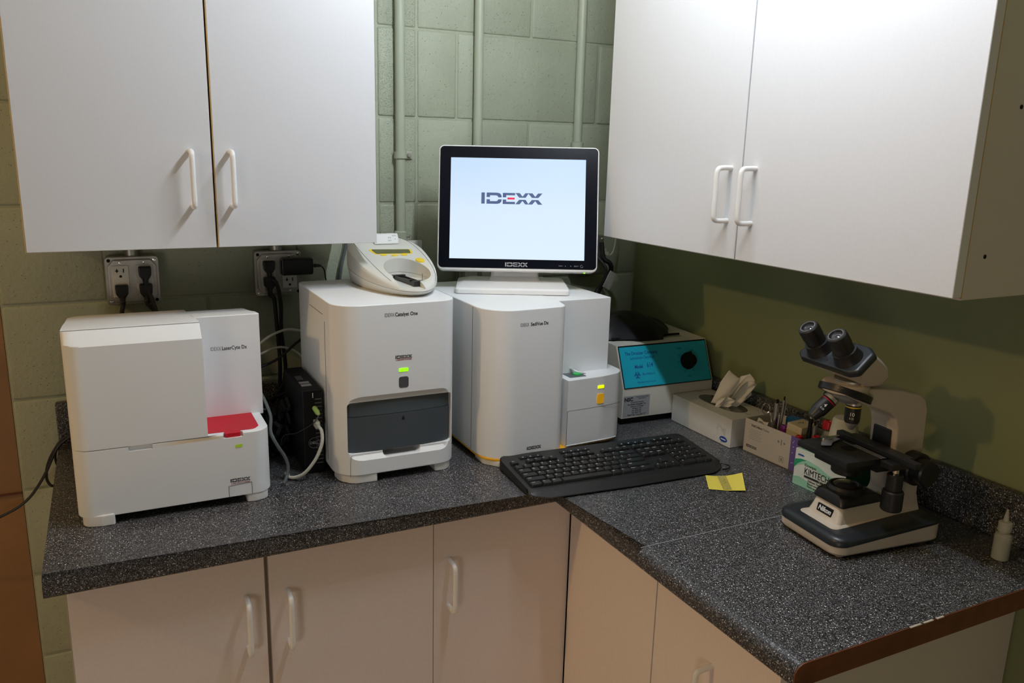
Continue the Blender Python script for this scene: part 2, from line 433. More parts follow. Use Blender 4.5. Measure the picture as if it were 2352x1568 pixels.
def copy_tree(o, parent=None):
    c = o.copy(); COL.objects.link(c)
    if parent is not None: c.parent = parent
    for ch in list(o.children): copy_tree(ch, c)
    return c

# ------------------------------------------------------------------ room shell
Z0 = 0.5068; CH = 0.203
wall = struct(G().box(-1.575, 0.12, 0.0028, 0.12, -H, 2.5).build('wall_back', 'mortar', None, 0))
cache = {}
def block(x0, x1, z0, z1, porous):
    key = (round(x1 - x0, 3), round(z1 - z0, 3), porous)
    if key not in cache:
        w, h = x1 - x0, z1 - z0
        cache[key] = G().box(-w / 2 + .0022, w / 2 - .0022, 0, 0.02, -h / 2 + .0022, h / 2 - .0022, 0.0045, seg=3).mesh('block', 'blockp' if porous else 'block')
    o = bpy.data.objects.new('block', cache[key]); COL.objects.link(o); o.parent = wall
    o.location = ((x0 + x1) / 2, random.uniform(-0.001, 0.0006), (z0 + z1) / 2)
for k in range(-7, 10):
    z0 = Z0 + CH * k; z1 = z0 + CH
    if z1 > 2.5: z1 = 2.5
    if z0 < -H: z0 = -H
    if z1 - z0 < 0.03: continue
    off = -0.562 if k % 2 else -0.359
    xs = [-1.575, -0.765, -0.666, 0.0]
    xs += [off + 0.406 * i for i in range(-3, 2) if -1.54 < off + 0.406 * i < -0.02]
    xs = sorted(set(round(x, 3) for x in xs)); xs = [x for i, x in enumerate(xs) if i == 0 or x - xs[i - 1] > 0.02]
    for a, b in zip(xs, xs[1:]):
        block(a, b, z0, z1, a > -0.9 and b < -0.64)
struct(G().box(0.0, 0.12, -4.2, 0.12, -H, 2.5).build('wall_right', 'wallr', None, 0))
d = struct(G().box(-2.6, -1.577, 0.012, 0.05, -H, 1.30).build('door_1', 'door', None, 0))
G().box(-2.6, -1.577, 0.008, 0.0125, -0.112, -0.108).build('door_groove', 'wood', d, 0)
struct(G().box(-5.2, 0.12, -4.2, 0.12, -H - 0.1, -H).build('floor', 'floor', None, 0))
struct(G().box(-5.2, 0.12, -4.2, 0.12, 2.5, 2.6).build('ceiling', 'ceil', None, 0))

# ceiling light above the counter
t = thing('ceiling_light', 'linear tube ceiling light hanging above the counter corner', 'light', (-0.67, -0.931, 1.33))
G().box(-0.05, 0.05, -0.31, 0.31, 0, 0.06, 0.006).build('housing', 'handle', t)
for k in range(7): G().lathe([(0.012, 0.001), (0.016, -0.015), (0.010, -0.025)], 16, T(0, 0.261 - 0.087 * k, 0)).build('lamp_holder', 'handle', t)
for s in (-1, 1): G().cyl((0, s * 0.15, 0.06), (0, s * 0.15, 1.17), 0.003, n=8).build('hanging_rod', 'handle', t)

# ------------------------------------------------------------------ worktop
t = thing('worktop', 'black granite-look laminate worktop with rolled front edge', 'countertop')
TH = 0.0345
def bevel_front(pts, z0, z1, name, keep):
    bm = bmesh.new()
    a = [bm.verts.new((x, y, z0)) for x, y in pts]; b = [bm.verts.new((x, y, z1)) for x, y in pts]
    n = len(pts); bm.faces.new(a[::-1]); bm.faces.new(b)
    for i in range(n):
        j = (i + 1) % n; bm.faces.new((a[i], a[j], b[j], b[i]))
    bm.edges.ensure_lookup_table()
    def es(z): return [e for e in bm.edges if all(abs(v.co.z - z) < 1e-6 for v in e.verts) and keep(e)]
    bmesh.ops.bevel(bm, geom=es(z1), offset=0.016, segments=6, affect='EDGES', profile=0.5)
    bmesh.ops.bevel(bm, geom=es(z0), offset=0.006, segments=3, affect='EDGES', profile=0.5)
    bmesh.ops.recalc_face_normals(bm, faces=bm.faces)
    g = G(); g.add(bm); return g.build(name, 'granite', t)
DL, DR = -0.635, -0.614
def isfront(e):
    (x1, y1, _), (x2, y2, _) = [tuple(v.co) for v in e.verts]
    return (abs(y1 - DL) < 1e-6 and abs(y2 - DL) < 1e-6 and min(x1, x2) < -0.9) or (abs(x1 - DR) < 1e-6 and abs(x2 - DR) < 1e-6)
SE = -0.9075
bevel_front([(-1.495, 0), (-1.495, DL), (DR, DL), (DR, SE), (-0.001, SE), (-0.001, 0)], -TH, 0, 'worktop_slab', isfront)
bevel_front([(DR, SE - 0.0007), (DR, -1.249), (-0.001, -1.249), (-0.001, SE - 0.0007)], -TH, 0, 'worktop_slab', isfront)
tag(G().box(-1.495, -0.0205, -0.02, -0.0005, 0.0003, 0.0912, 0.004).build('backsplash', 'granite'), 'black speckled backsplash along the block wall, seen at the far left end', 'backsplash')
tag(G().box(-0.02, -0.0005, -1.249, -0.0005, 0.0003, 0.0912, 0.004).build('backsplash', 'granite'), 'black speckled backsplash along the olive wall behind the microscope', 'backsplash')
e_ = rpoly([(-0.600, -TH), (-0.002, -TH), (-0.002, -0.0005), (-0.614, -0.0005), (-0.614, -TH)], [0, 0, 0, 0.012, 0.006], 5)
G().box(DR + .006, -0.022, SE - 0.0009, SE + 0.0002, -0.001, 0.00015).build('joint_line', 'silver', t, 0, label='pale joint line across the right leg')
G().prism(rpoly([(DR, -TH), (-0.002, -TH), (-0.002, -0.0004), (DR, -0.0004)], [0.006, 0, 0, 0.016], 5), 0, 0.002, front(0, -1.249, 0)).build('end_strip', 'wood', t, label='worn reddish brown end strip of the worktop')
for a, b in ((-0.40, -0.372), (-0.378, -0.352), (-0.345, -0.33)):
    G().box(a, b, -1.2516, -1.2485, -0.0014, 0.0002, 0.0004).build('bare_chip', 'chip', t, label='chipped pale spot on the brown edge')

# ------------------------------------------------------------------ cabinets
def handle(parent, x, y, z0, z1, face='y'):
    """D-handle standing 33 mm off a door; z0..z1 bar"""
    out = 0.033
    if face == 'y': f = lambda a, z: (x, y - a, z)
    else: f = lambda a, z: (x - a, y, z)
    zc = [(0, z1), (out * .55, z1), (out * .88, z1 - 0.002), (out, z1 - 0.012), (out, (z0 + z1) / 2), (out, z0 + 0.012), (out * .88, z0 + 0.002), (out * .55, z0), (0, z0)]
    return G().tube([f(a, z) for a, z in zc], 0.0048, 12, 5).build('handle', 'handle', parent)

def door(parent, x0, x1, z0, z1, y, name='door', m='white', edge='tan', th=0.018, ew=0.0012):
    o = G().box(x0 + (ew if edge else 0), x1, y, y + th, z0, z1, 0.0008, seg=1).build(name, m, parent)
    if edge: G().box(x0, x0 + ew, y, y + th, z0, z1).build('edge_band', edge, o, 0, label='tan edge band')
    return o

UT = 1.21
# left upper cabinet on the block wall
t = thing('upper_cabinet', 'white two-door wall cabinet on the block wall, above the outlet boxes', 'cabinet', (-1.182, -0.004, 0.449))
L0, L1 = -1.493 + 1.182, -0.8705 + 1.182
G().box(L0 + .002, L1 - .001, -0.297, -0.001, 0.002, UT - 0.449, 0.001, seg=1).build('cabinet_body', 'carcass', t)
gp = -1.1798 + 1.182
dl = door(t, L0, gp - 0.0018, 0, UT - 0.449, -0.3155)
dr = door(t, gp + 0.0014, L1, 0, UT - 0.449, -0.3155)
handle(dl, -1.2185 + 1.182, -0.3155, 0.0765, 0.1745); handle(dr, -1.149 + 1.182, -0.3155, 0.0765, 0.1745)
# right upper cabinet on the olive wall (u = -y)
t = thing('upper_cabinet', 'white two-door wall cabinet over the microscope, with brownish end panel', 'cabinet', (0, 0, 0.4435))
HB = UT - 0.4435
G().box(-0.300, -0.001, -1.183, -0.3155, 0, HB, 0.001, seg=1).build('cabinet_body', 'carcass', t)
for i, (a, b) in enumerate(((-0.7505, -0.3148), (-1.1851, -0.7538))):
    o = G().box(-0.3208, -0.3024, a, b, 0.0045, HB, 0.0008, seg=1).build('door', 'white', t)
    handle(o, -0.3208, -0.724 if i == 0 else -0.7865, 0.0735, 0.1695, 'x')
G().box(-0.3022, -0.3004, -1.1845, -1.1825, 0.003, HB).build('edge_band', 'tan', t, 0, label='tan edge between door and side')
for z, y in ((0.06, -0.262), (0.262, -0.235), (0.46, -0.205)):
    G().cyl((y, -1.1835, z), (y, -1.1829, z), 0.0032, n=10).build('screw_hole', 'blackm', t, label='dark screw hole')

# lower left cabinet run
t = thing('base_cabinet', 'almond white base cabinet with two doors under the left worktop', 'cabinet', (-1.16, 0, -H))
o_ = 1.16
G().box(-1.4685 + o_, -0.852 + o_, -0.572, -0.022, 0.1, H - 0.036, 0.001).build('cabinet_body', 'carcass', t)
G().box(-1.4685 + o_, -0.852 + o_, -0.50, -0.03, 0.0, 0.1).build('toe_kick', 'blackm', t)
a = door(t, -1.4695 + o_, -1.1655 + o_, 0.105, H - 0.037, -0.590, m='lower', edge='chip')
b = door(t, -1.1585 + o_, -0.8515 + o_, 0.105, H - 0.037, -0.590, m='lower', edge=None)
handle(a, -1.198 + o_, -0.590, H - 0.221, H - 0.124); handle(b, -1.1275 + o_, -0.590, H - 0.226, H - 0.127)
t = thing('base_cabinet', 'almond white single-door base cabinet in the inner corner, under the keyboard', 'cabinet', (-0.7, 0, -H))
o_ = 0.7
G().box(-0.8495 + o_, -0.5485 + o_, -0.572, -0.022, 0.1, H - 0.036, 0.001).build('cabinet_body', 'carcass', t)
G().box(-0.8495 + o_, -0.5485 + o_, -0.50, -0.03, 0.0, 0.1).build('toe_kick', 'blackm', t)
a = door(t, -0.850 + o_, -0.5495 + o_, 0.105, H - 0.037, -0.590, m='lower', edge=None)
handle(a, -0.8195 + o_, -0.590, H - 0.2325, H - 0.1335)
# right run
t = thing('base_cabinet', 'base cabinet of the right worktop leg with beige end panel, below the microscope', 'cabinet', (-0.28, -0.85, -H))
G().box(-0.530 + .28, -0.003 + .28, -1.168 + .85, -0.603 + .85, 0.1, H - 0.036, 0.001).build('cabinet_body', 'carcass', t)
G().box(-0.47 + .28, -0.03 + .28, -1.14 + .85, -0.61 + .85, 0.0, 0.1).build('toe_kick', 'blackm', t)
for i, (a, b) in enumerate(((-0.8835, -0.5945), (-1.1725, -0.8865))):
    o = G().box(-0.550 + .28, -0.532 + .28, a + .85, b + .85, 0.105, H - 0.037, 0.0008).build('door', 'lower', t)
    if i == 1: handle(o, -0.550 + .28, -1.035 + .85, H - 0.262, H - 0.158, 'x')
G().box(-0.5318 + .28, -0.5302 + .28, -1.1722 + .85, -1.1675 + .85, 0.105, H - 0.037).build('edge_band', 'tan', t, 0, label='tan edge between door and end panel')

# ------------------------------------------------------------------ conduits on the block wall
def conduit(x, z0, z1, label, strap=None, end=True, r=0.0115):
    t = thing('conduit_pipe', label, 'pipe', (x, -r - 0.003, z0))
    G().cyl((0, 0, 0), (0, 0, z1 - z0), r, n=20).build('pipe_tube', 'pipe', t)
    if end: G().lathe([(0.012, 0.0), (0.0155, 0.001), (0.0155, 0.02), (0.013, 0.023)], 20, T(0, 0, 0.0)).build('coupling', 'pipe', t)
    if end:
        G().cyl((0.013, -0.008, 0.010), (0.019, -0.012, 0.010), 0.0035, n=8).build('set_screw', 'steel', t)
    if strap is not None:
        g = G(); g.lathe([(0.0125, -0.008), (0.0150, -0.008), (0.0150, 0.008), (0.0125, 0.008)], 20, T(0, 0, strap - z0)); g.box(0.011, 0.034, 0.008, 0.0125, strap - z0 - 0.009, strap - z0 + 0.009, 0.002)
        sp = g.build('pipe_strap', 'pipe', t); G().cyl((0.025, 0.009, strap - z0), (0.025, 0.003, strap - z0), 0.005, n=8).build('strap_screw', 'steel', sp)
    return t
conduit(-0.7135, 0.418, 2.5, 'green painted conduit with strap, beside the left wall cabinet', strap=0.622)
conduit(-0.5105, 0.36, 2.5, 'middle green painted conduit running down behind the monitor', end=False)
conduit(-0.2205, 0.42, 2.5, 'green painted conduit nearest the right wall cabinet, behind the monitor edge', end=False)
o = G().lathe([(0.0125, 0), (0.0165, 0.001), (0.0165, 0.022), (0.0125, 0.024)], 20, T(-0.2205, -0.0145, 0.640)).build('pipe_coupling', 'pipe'); tag(o, 'green pipe coupling just above the monitor top edge', 'coupling')

# ------------------------------------------------------------------ outlet boxes
def duplex(parent, x, z, y):
    o = G().prism(rrect(-0.0165, 0.0165, -0.0335, 0.0335, 0.001), 0, 0.0025, front(x, y, z), 0.0008, 1).build('receptacle', 'outlet', parent)
    g = G()
    for dz in (0.0185, -0.0185):
        g.box(-0.0095, -0.0035, -0.001, 0.001, 0.0026, 0.0029, mx=front(x, y, z + dz + 0.004)); g.box(-0.0075, -0.0055, -0.0035, 0.0045, 0.0026, 0.0029, mx=front(x, y, z + dz + 0.004))
        g.box(0.0052, 0.0072, -0.0035, 0.0045, 0.0026, 0.0029, mx=front(x, y, z + dz + 0.004))
        g.prism(circ(0.0028, 10), 0.0026, 0.0029, front(x, y, z + dz - 0.0075))
    g.build('slots', 'blackm', o)
    return o
def outlet_box(x, z, label, stub=True):
    t = thing('outlet_box', label, 'outlet', (x, -0.001, z))
    G().box(-0.05, 0.05, -0.038, 0.0, -0.05, 0.05, 0.004).build('box_shell', 'steel', t)
    G().prism(rrect(-0.053, 0.053, -0.051, 0.051, 0.008), 0, 0.003, front(0, -0.038, 0), 0.001, 1).build('cover_rim', 'steel', t)
    G().prism(rpoly([(-0.047, -0.032), (-0.036, -0.045), (0.036, -0.045), (0.047, -0.032), (0.047, 0.032), (0.036, 0.045), (-0.036, 0.045), (-0.047, 0.032)], 0.004), 0, 0.007, front(0, -0.040, 0), 0.002, 2).build('cover_plate', 'steel', t)
    for sx in (-1, 1): duplex(t, sx * 0.0235, 0.0, -0.0472)
    for sx, sz in ((-1, 1), (1, 1), (-1, -1), (1, -1)):
        G().lathe([(0.0038, 0), (0.0034, 0.0018), (0.001, 0.0024)], 10, front(sx * 0.0445, -0.0408, sz * 0.0435)).build('screw', 'chrome' if (sx + sz) else 'blackm', t)
        G().lathe([(0.003, 0), (0.0026, 0.0012), (0.0008, 0.0018)], 10, front(sx * 0.0235, -0.0472, sz * 0.0395)).build('screw', 'chrome', t)
    if stub: G().lathe([(0.014, 0), (0.014, 0.02), (0.0115, 0.022), (0.0115, 0.06)], 16, T(0, -0.019, 0.05)).build('conduit_stub', 'steel', t)
    return t
outlet_box(-1.3225, 0.352, 'steel four-outlet box above the left end of the red-lidded analyzer')
outlet_box(-1.018, 0.354, 'steel four-outlet box between the analyzers, holding the black adapter')
outlet_box(-0.515, 0.335, 'steel outlet box mostly hidden behind the monitor stand')
t = thing('cover_plate', 'blank grey box cover behind the handheld-style printer', 'wall plate', (-0.70, -0.001, 0.367))
G().box(-0.032, 0.032, -0.032, 0, -0.05, 0.05, 0.003).build('box_shell', 'steel', t)
G().prism(rrect(-0.034, 0.034, -0.052, 0.052, 0.003), 0, 0.003, front(0, -0.032, 0), 0.001, 1).build('blank_plate', 'outlet', t)

def plug(x, z, label, cat='plug', side=False, cord=None, group=None, cordlab=None):
    t = thing('power_plug', label, cat, (x, -0.050, z), 0, group)
    g = G(); g.prism(rpoly([(-0.013, 0.006), (-0.0125, 0.013), (0.0125, 0.013), (0.013, 0.006), (0.012, -0.006), (0.007, -0.014), (-0.007, -0.014), (-0.012, -0.006)], 0.003), 0, 0.016, front(0, 0, 0), 0.003, 2)
    g.build('plug_body', 'black', t)
    G().axlathe((0, -0.010, -0.012), (0, -0.012, -0.032), [(0.0065, 0), (0.005, 0.01), (0.006, 0.012), (0.0042, 0.02)], 10).build('strain_relief', 'rubber', t)
    if cord:
        G().tube([(0, -0.012, -0.030)] + [(a - x, b + 0.050, c - z) for a, b, c in cord], 0.0046, 8).build('cord', 'cable_b', t)
    return t
plug(-1.3460, 0.3335, 'black plug in the lower left socket of the leftmost outlet box', cord=[(-1.3500, -0.064, 0.285), (-1.352, -0.062, 0.24), (-1.36, -0.06, 0.12), (-1.40, -0.06, 0.03), (-1.435, -0.06, 0.006)])
plug(-1.2990, 0.3705, 'black plug in the upper right socket of the leftmost outlet box', cord=[(-1.290, -0.066, 0.315), (-1.281, -0.070, 0.28), (-1.26, -0.07, 0.22), (-1.25, -0.06, 0.10), (-1.24, -0.06, 0.006)])
plug(-1.2990, 0.3335, 'black plug in the lower right socket of the leftmost outlet box', cord=[(-1.288, -0.062, 0.290), (-1.262, -0.060, 0.265), (-1.22, -0.06, 0.2), (-1.20, -0.06, 0.006)])
plug(-1.0415, 0.3725, 'black plug in the upper left socket of the outlet box between analyzers', cord=[(-1.028, -0.068, 0.335), (-1.021, -0.072, 0.29), (-1.022, -0.07, 0.22), (-1.016, -0.07, 0.13), (-1.04, -0.09, 0.05), (-1.06, -0.12, 0.006)])
plug(-1.0415, 0.3355, 'black plug in the lower left socket of the outlet box between analyzers', cord=[(-1.034, -0.064, 0.30), (-1.030, -0.062, 0.24), (-1.026, -0.06, 0.15), (-1.03, -0.07, 0.06), (-1.02, -0.10, 0.006)])
t = thing('power_adapter', 'black wall power adapter plugged in sideways, right of the two black plugs', 'adapter', (-0.981, -0.050, 0.3715))
G().box(-0.036, 0.036, -0.030, 0, -0.019, 0.019, 0.005).build('adapter_body', 'black', t)
G().axlathe((0.036, -0.014, 0), (0.056, -0.014, -0.001), [(0.005, 0), (0.0035, 0.004), (0.005, 0.006), (0.0035, 0.010), (0.004, 0.012), (0.0022, 0.02)], 10).build('strain_relief', 'rubber', t)
G().tube([(0.055, -0.014, -0.001), (0.063, -0.013, -0.010), (0.0665, -0.012, -0.03), (0.066, -0.010, -0.06), (0.04, -0.006, -0.18)], 0.0016, 6).build('cord', 'cable_b', t)
tag(G().tube([(-0.846, -0.012, 0.45), (-0.852, -0.016, 0.41), (-0.866, -0.02, 0.355), (-0.870, -0.02, 0.30), (-0.87, -0.03, 0.10), (-0.88, -0.04, 0.006)], 0.0038, 8).build('cable', 'cable_g'), 'dark grey cable down the block wall behind the middle analyzer', 'cable')

# ------------------------------------------------------------------ analyzer 1 (left, with red lid)
def foot(parent, poly, z1, m='device2'):
    return G().prism(poly, 0, z1, None, 0.0025, 2).build('foot', m, parent)
ax, ay = -1.2865, -0.48
t = thing('benchtop_analyzer', 'white benchtop analyzer with a red sample lid, leftmost of the three', 'analyzer', (ax, ay, 0))
xl, xr = -0.1605, 0.1605
foot(t, rpoly([(xl + .006, .055), (xl + .006, .004), (xl + .036, -.003), (xl + .056, -.003), (xl + .056, .055)], [.005, .028, .01, .004, .004]), 0.02)
foot(t, rpoly([(xr - .006, .055), (xr - .006, .008), (xr - .03, .001), (xr - .046, .003), (xr - .046, .055)][::-1], [.004, .004, .012, .02, .004]), 0.02)
for sx in (-1, 1): foot(t, rrect(sx * .12 - .02, sx * .12 + .02, 0.28, 0.32, .006), 0.02)
# lower body with rounded corners
fp = rpoly([(xl, 0.345), (xl, 0.0), (xr, 0.0), (xr, 0.345)], [.03, .028, .030, .03], 8)
lower = G().prism(fp, 0.016, 0.1355, None, 0.0018, 2).build('lower_housing', 'device', t)
cut(lower, G().prism(rpoly([(0.079, -0.01), (0.079, 0.012), (0.113, 0.012), (0.113, -0.01)], [0, .004, .004, 0]), 0.1285, 0.15),
    G().prism(rpoly([(-0.075, -0.01), (-0.075, 0.006), (-0.037, 0.006), (-0.037, -0.01)], [0, .003, .003, 0]), 0.127, 0.15),
    G().prism(rpoly([(0.054, -0.01), (0.054, 0.09), (0.146, 0.09), (0.146, 0.022), (0.114, 0.008), (0.07, 0.008), (0.054, 0.008)], 0), 0.1325, 0.15))
# red lid lying in the tray
G().prism(rpoly([(0.0545, 0.1075), (0.0545, 0.0165), (0.1340, 0.0135), (0.1445, 0.028), (0.1445, 0.1075)], [0, 0.001, .013, .01, 0], 5), 0.1326, 0.1375, None, 0.001, 1).build('red_lid', 'red', t)
G().prism(rpoly([(0.081, 0.020), (0.083, 0.003), (0.109, 0.003), (0.111, 0.020)], [.002, .003, .003, .002], 4), 0.1275, 0.1365, None, 0.0015, 2).build('lid_tab', 'red', t)
# upper-left block: side profile extruded along x
prof = [(0.0, 0.1365), (0.0, 0.313), (0.003, 0.3155), (0.028, 0.3345), (0.035, 0.3360), (0.10, 0.330), (0.20, 0.317), (0.30, 0.3055), (0.345, 0.300), (0.345, 0.1365)]
def vlimit(prof, x0, x1, rl, rr, rb=0.02):
    """loft a y-z profile between x0..x1, rounding the vertical front corners in plan"""
    secs = []
    n = 7
    for i in range(n + 1):
        if rl <= 0 and i: break
        a = PI / 2 * i / n; secs.append((x0 + rl * (1 - math.cos(a)), rl * (1 - math.sin(a)), rb * (1 - math.sin(a))))
    for i in range(n, -1, -1):
        if rr <= 0 and i != n: break
        a = PI / 2 * i / n; secs.append((x1 - rr * (1 - math.cos(a)), rr * (1 - math.sin(a)), rb * (1 - math.sin(a))))
    if rl <= 0: secs[0] = (x0, 0, 0)
    if rr <= 0: secs[-1] = (x1, 0, 0)
    ymax = max(p[0] for p in prof); rings = []
    for x, dy, db in secs:
        rings.append([(x, min(max(y, dy), ymax - db), z) for y, z in prof])
    return rings
g = G(); g.loft(vlimit(prof, xl, 0.0535, 0.028, 0))
up = g.build('upper_housing', 'device', t)
prof2 = [(0.105, 0.1335), (0.105, 0.3285), (0.106, 0.3296), (0.15, 0.325), (0.20, 0.317), (0.28, 0.308), (0.30, 0.300), (0.30, 0.1335)]
g = G()
secs = []
for i in range(6):
    a = PI / 2 * i / 5; secs.append((0.1665 - 0.035 * (1 - math.cos(a)), 0.035 * (1 - math.sin(a))))
rings = [[(0.0525, y, z) for y, z in prof2]] + [[(x, min(y, 0.30 - db), z) for y, z in prof2] for x, db in secs[::-1]]
g.loft(rings); g.build('sample_bay_wall', 'device', t)
# seams: hatch, hinge line, waist line
G().box(xl - .0003, 0.054, 0.0292, 0.0300, 0.3352, 0.3358).build('seam_line', 'inkg', t, 0)
g = G(); g.tube([(0.0835, -0.0002, 0.017), (0.0835, -0.0002, 0.034), (0.0865, -0.0002, 0.038), (0.120, -0.0002, 0.040), (0.1235, -0.0002, 0.037), (0.1235, -0.0002, 0.017)], 0.00045, 5, 3); g.build('hatch_seam', 'seam', t)
G().prism(rrect(-.0062, .0062, -.0028, .0028, .002), -0.001, 0.0006, front(0.1045, 0, 0.112)).build('status_light', 'ledd', t)
text('IDEXX', 0.0100, front(0.0860, 0.105, 0.2675), 'inkg', t, w=0.0185)
text('LaserCyte Dx', 0.0100, front(0.1195, 0.105, 0.2675), 'ink', t, bold=0.014, w=0.0450)
logo(0.0345, front(0.1040, 0, 0.0475), 'ink', 'inkr', t, 'inkr')

# ------------------------------------------------------------------ analyzer 2 (middle, slate drawer)
ax, ay = -0.8785, -0.478
t = thing('benchtop_analyzer', 'tall white analyzer with a slate grey drawer, middle of the three', 'analyzer', (ax, ay, 0))
xl, xr = -0.1235, 0.1235
foot(t, rpoly([(xl + .006, .06), (xl + .008, .03), (xl + .03, .004), (xl + .078, .001), (xl + .078, .06)], [.004, .03, .03, .004, .004]), 0.022)
foot(t, rpoly([(xr - .006, .05), (xr - .008, .02), (xr - .024, .005), (xr - .048, .005), (xr - .048, .05)][::-1], [.004, .004, .02, .02, .004]), 0.022)
for sx in (-1, 1): foot(t, rrect(sx * .09 - .02, sx * .09 + .02, 0.26, 0.30, .006), 0.022)
fp = rpoly([(xl, 0.315), (xl, 0.0), (xr, 0.0), (xr, 0.315)], [.02, .050, .040, .02], 9)
body = G().prism(fp, 0.017, 0.352, None, 0.0022, 3, 'caps').build('housing', 'device', t)
def frustum(x0, x1, z0, z1, r, dx, dz, y0, y1):
    a = rrect(x0, x1, z0, z1, r, 5); b = rrect(x0 + dx, x1 - dx, z0 + dz, z1 - dz, r, 5)
    return G().loft([[(x, y0, z) for x, z in a], [(x, y1, z) for x, z in b]])
wx0, wx1, wz0, wz1 = -0.102, 0.112, 0.060, 0.1635
cut(body, frustum(wx0 - 0.020, wx1 + 0.012, wz0 - 0.022, wz1 + 0.022, 0.014, 0.018, 0.018, -0.008, 0.0075),
    G().prism(rrect(wx0, wx1, wz0, wz1, 0.007), -0.06, 0.01, front(0, 0, 0)),
    G().prism(rrect(-0.033, 0.045, 0.0475, 0.07, [0.010, 0.010, 0, 0]), -0.04, 0.02, front(0, 0, 0)))
def bowed(x0, x1, z0, z1, y, bow, th, rc, name, m, parent):
    n = 14; rows = []
    for i in range(n + 1):
        u = i / n; x = x0 + (x1 - x0) * u
        yy = y + bow * (2 * u - 1) ** 2 * (1 if abs(2 * u - 1) < .9 else 1.6)
        rows.append([(x, yy, z0), (x, yy, z1), (x, yy + th, z1), (x, yy + th, z0)])
    g = G(); g.loft(rows); return g.build(name, m, parent)
bowed(wx0 + .0015, wx1 - .0015, 0.1325, wz1 - .001, 0.0115, 0.007, 0.02, 0, 'upper_drawer', 'slate2', t)
dw = bowed(wx0 + .0015, wx1 - .0015, wz0 + .001, 0.1315, 0.0085, 0.007, 0.02, 0, 'lower_drawer', 'slate', t)
g = G(); g.prism(rrect(-.0025, .0025, -.003, .0015, .0005), 0, .0006, front(-0.005 + .015, 0.0087, 0.121)); g.tube([(-.0017 + .01, .0085, .1222), (-.0015 + .01, .0085, .1245), (0.01, .0085, .1258), (.0015 + .01, .0085, .1245), (.0017 + .01, .0085, .1222)], .0005, 5, 3)
g.build('lock_symbol', 'blackm', dw)
for sx, z1 in ((wx0 + 0.006, 0.058), (wx1 - 0.001, 0.056)):
    G().tube([(sx, 0.0065 if sx < 0 else 0.006, z1), (sx - .0035 * (1 if sx < 0 else -1), 0.0 if sx < 0 else 0.0015, 0.049), (sx - .0045 * (1 if sx < 0 else -1), -0.0012 if sx < 0 else 0.0018, 0.036), (sx - .0045 * (1 if sx < 0 else -1), -0.0012 if sx < 0 else 0.0018, 0.018)], 0.0005, 5, 3).build('seam_line', 'seam', t)
G().tube([(xl - .0002, 0.078, 0.03), (xl - .0002, 0.078, 0.31)], 0.0006, 5, 0).build('seam_line', 'seam', t)
G().tube([(xl - .0002, 0.092, 0.322), (xl - .0002, 0.20, 0.322)], 0.0006, 5, 0).build('seam_line', 'seam', t)
G().prism(rrect(-.0095, .0095, -.0035, .0035, .0015), -0.002, 0.0008, front(0.0085, 0.0, 0.2215)).build('status_light', 'ledg', t)
G().prism(rrect(-.0098, .0098, -.0110, .0110, .0045), -0.002, 0.0006, front(0.0085, 0.0, 0.1970)).build('button', 'btn', t)
text('IDEXX', 0.0100, front(-0.0190, -0.0002, 0.3305), 'inkg', t, w=0.0190)
text('Catalyst One', 0.0100, front(0.0145, -0.0002, 0.3305), 'ink', t, bold=0.014, w=0.0450)
logo(0.0335, front(0.0088, -0.0002, 0.2475), 'ink', 'inkr', t, 'inkr')

# ------------------------------------------------------------------ analyzer 3 (right, yellow-orange trim)
ax, ay = -0.548, -0.508
t = thing('benchtop_analyzer', 'white analyzer with orange button and yellow base trim, carrying the monitor', 'analyzer', (ax, ay, 0))
def A3(p): return [(x - ax, y - ay) for x, y in p]
for q in (rpoly(A3([(-.695, -.43), (-.697, -.475), (-.672, -.507), (-.62, -.508), (-.62, -.43)]), [.004, .02, .02, .004, .004]), rrect(*[-.42 - ax, -.375 - ax], -.46 - ay, -.42 - ay, .01), rrect(-.69 - ax, -.64 - ax, -.19 - ay, -.15 - ay, .008), rrect(-.43 - ax, -.38 - ax, -.19 - ay, -.15 - ay, .008)):
    foot(t, q, 0.0125)
def plan(x0, x1, yb, yf_l, yf_r, step, rl, off=0.0):
    return rpoly(A3([(x0 - off, yb + off), (x0 - off, yf_l - off), (step, yf_l - off), (step + .001, yf_r - off), (x1 + off, yf_r - off), (x1 + off, yb + off)]), [.01, rl, .5 if step > 9 else .012, .0, .03, .01], 8)
G().prism(rpoly(A3([(-.703, -.13), (-.703, -.510), (-.53, -.510), (-.490, -.490), (-.352, -.478), (-.352, -.13)]), [.01, .058, .05, .05, .045, .01], 8), 0.012, 0.0175, None, 0.001, 1).build('base_trim', 'orange', t, label='yellow orange trim strip')
# left column with rounded corners
G().prism(rpoly(A3([(-.704, -.13), (-.704, -.512), (-.5255, -.503), (-.5105, -.44), (-.5105, -.13)]), [.01, .062, .020, 0, 0], 9), 0.018, 0.329, None, 0.0022, 3, 'top').build('left_housing', 'device', t)
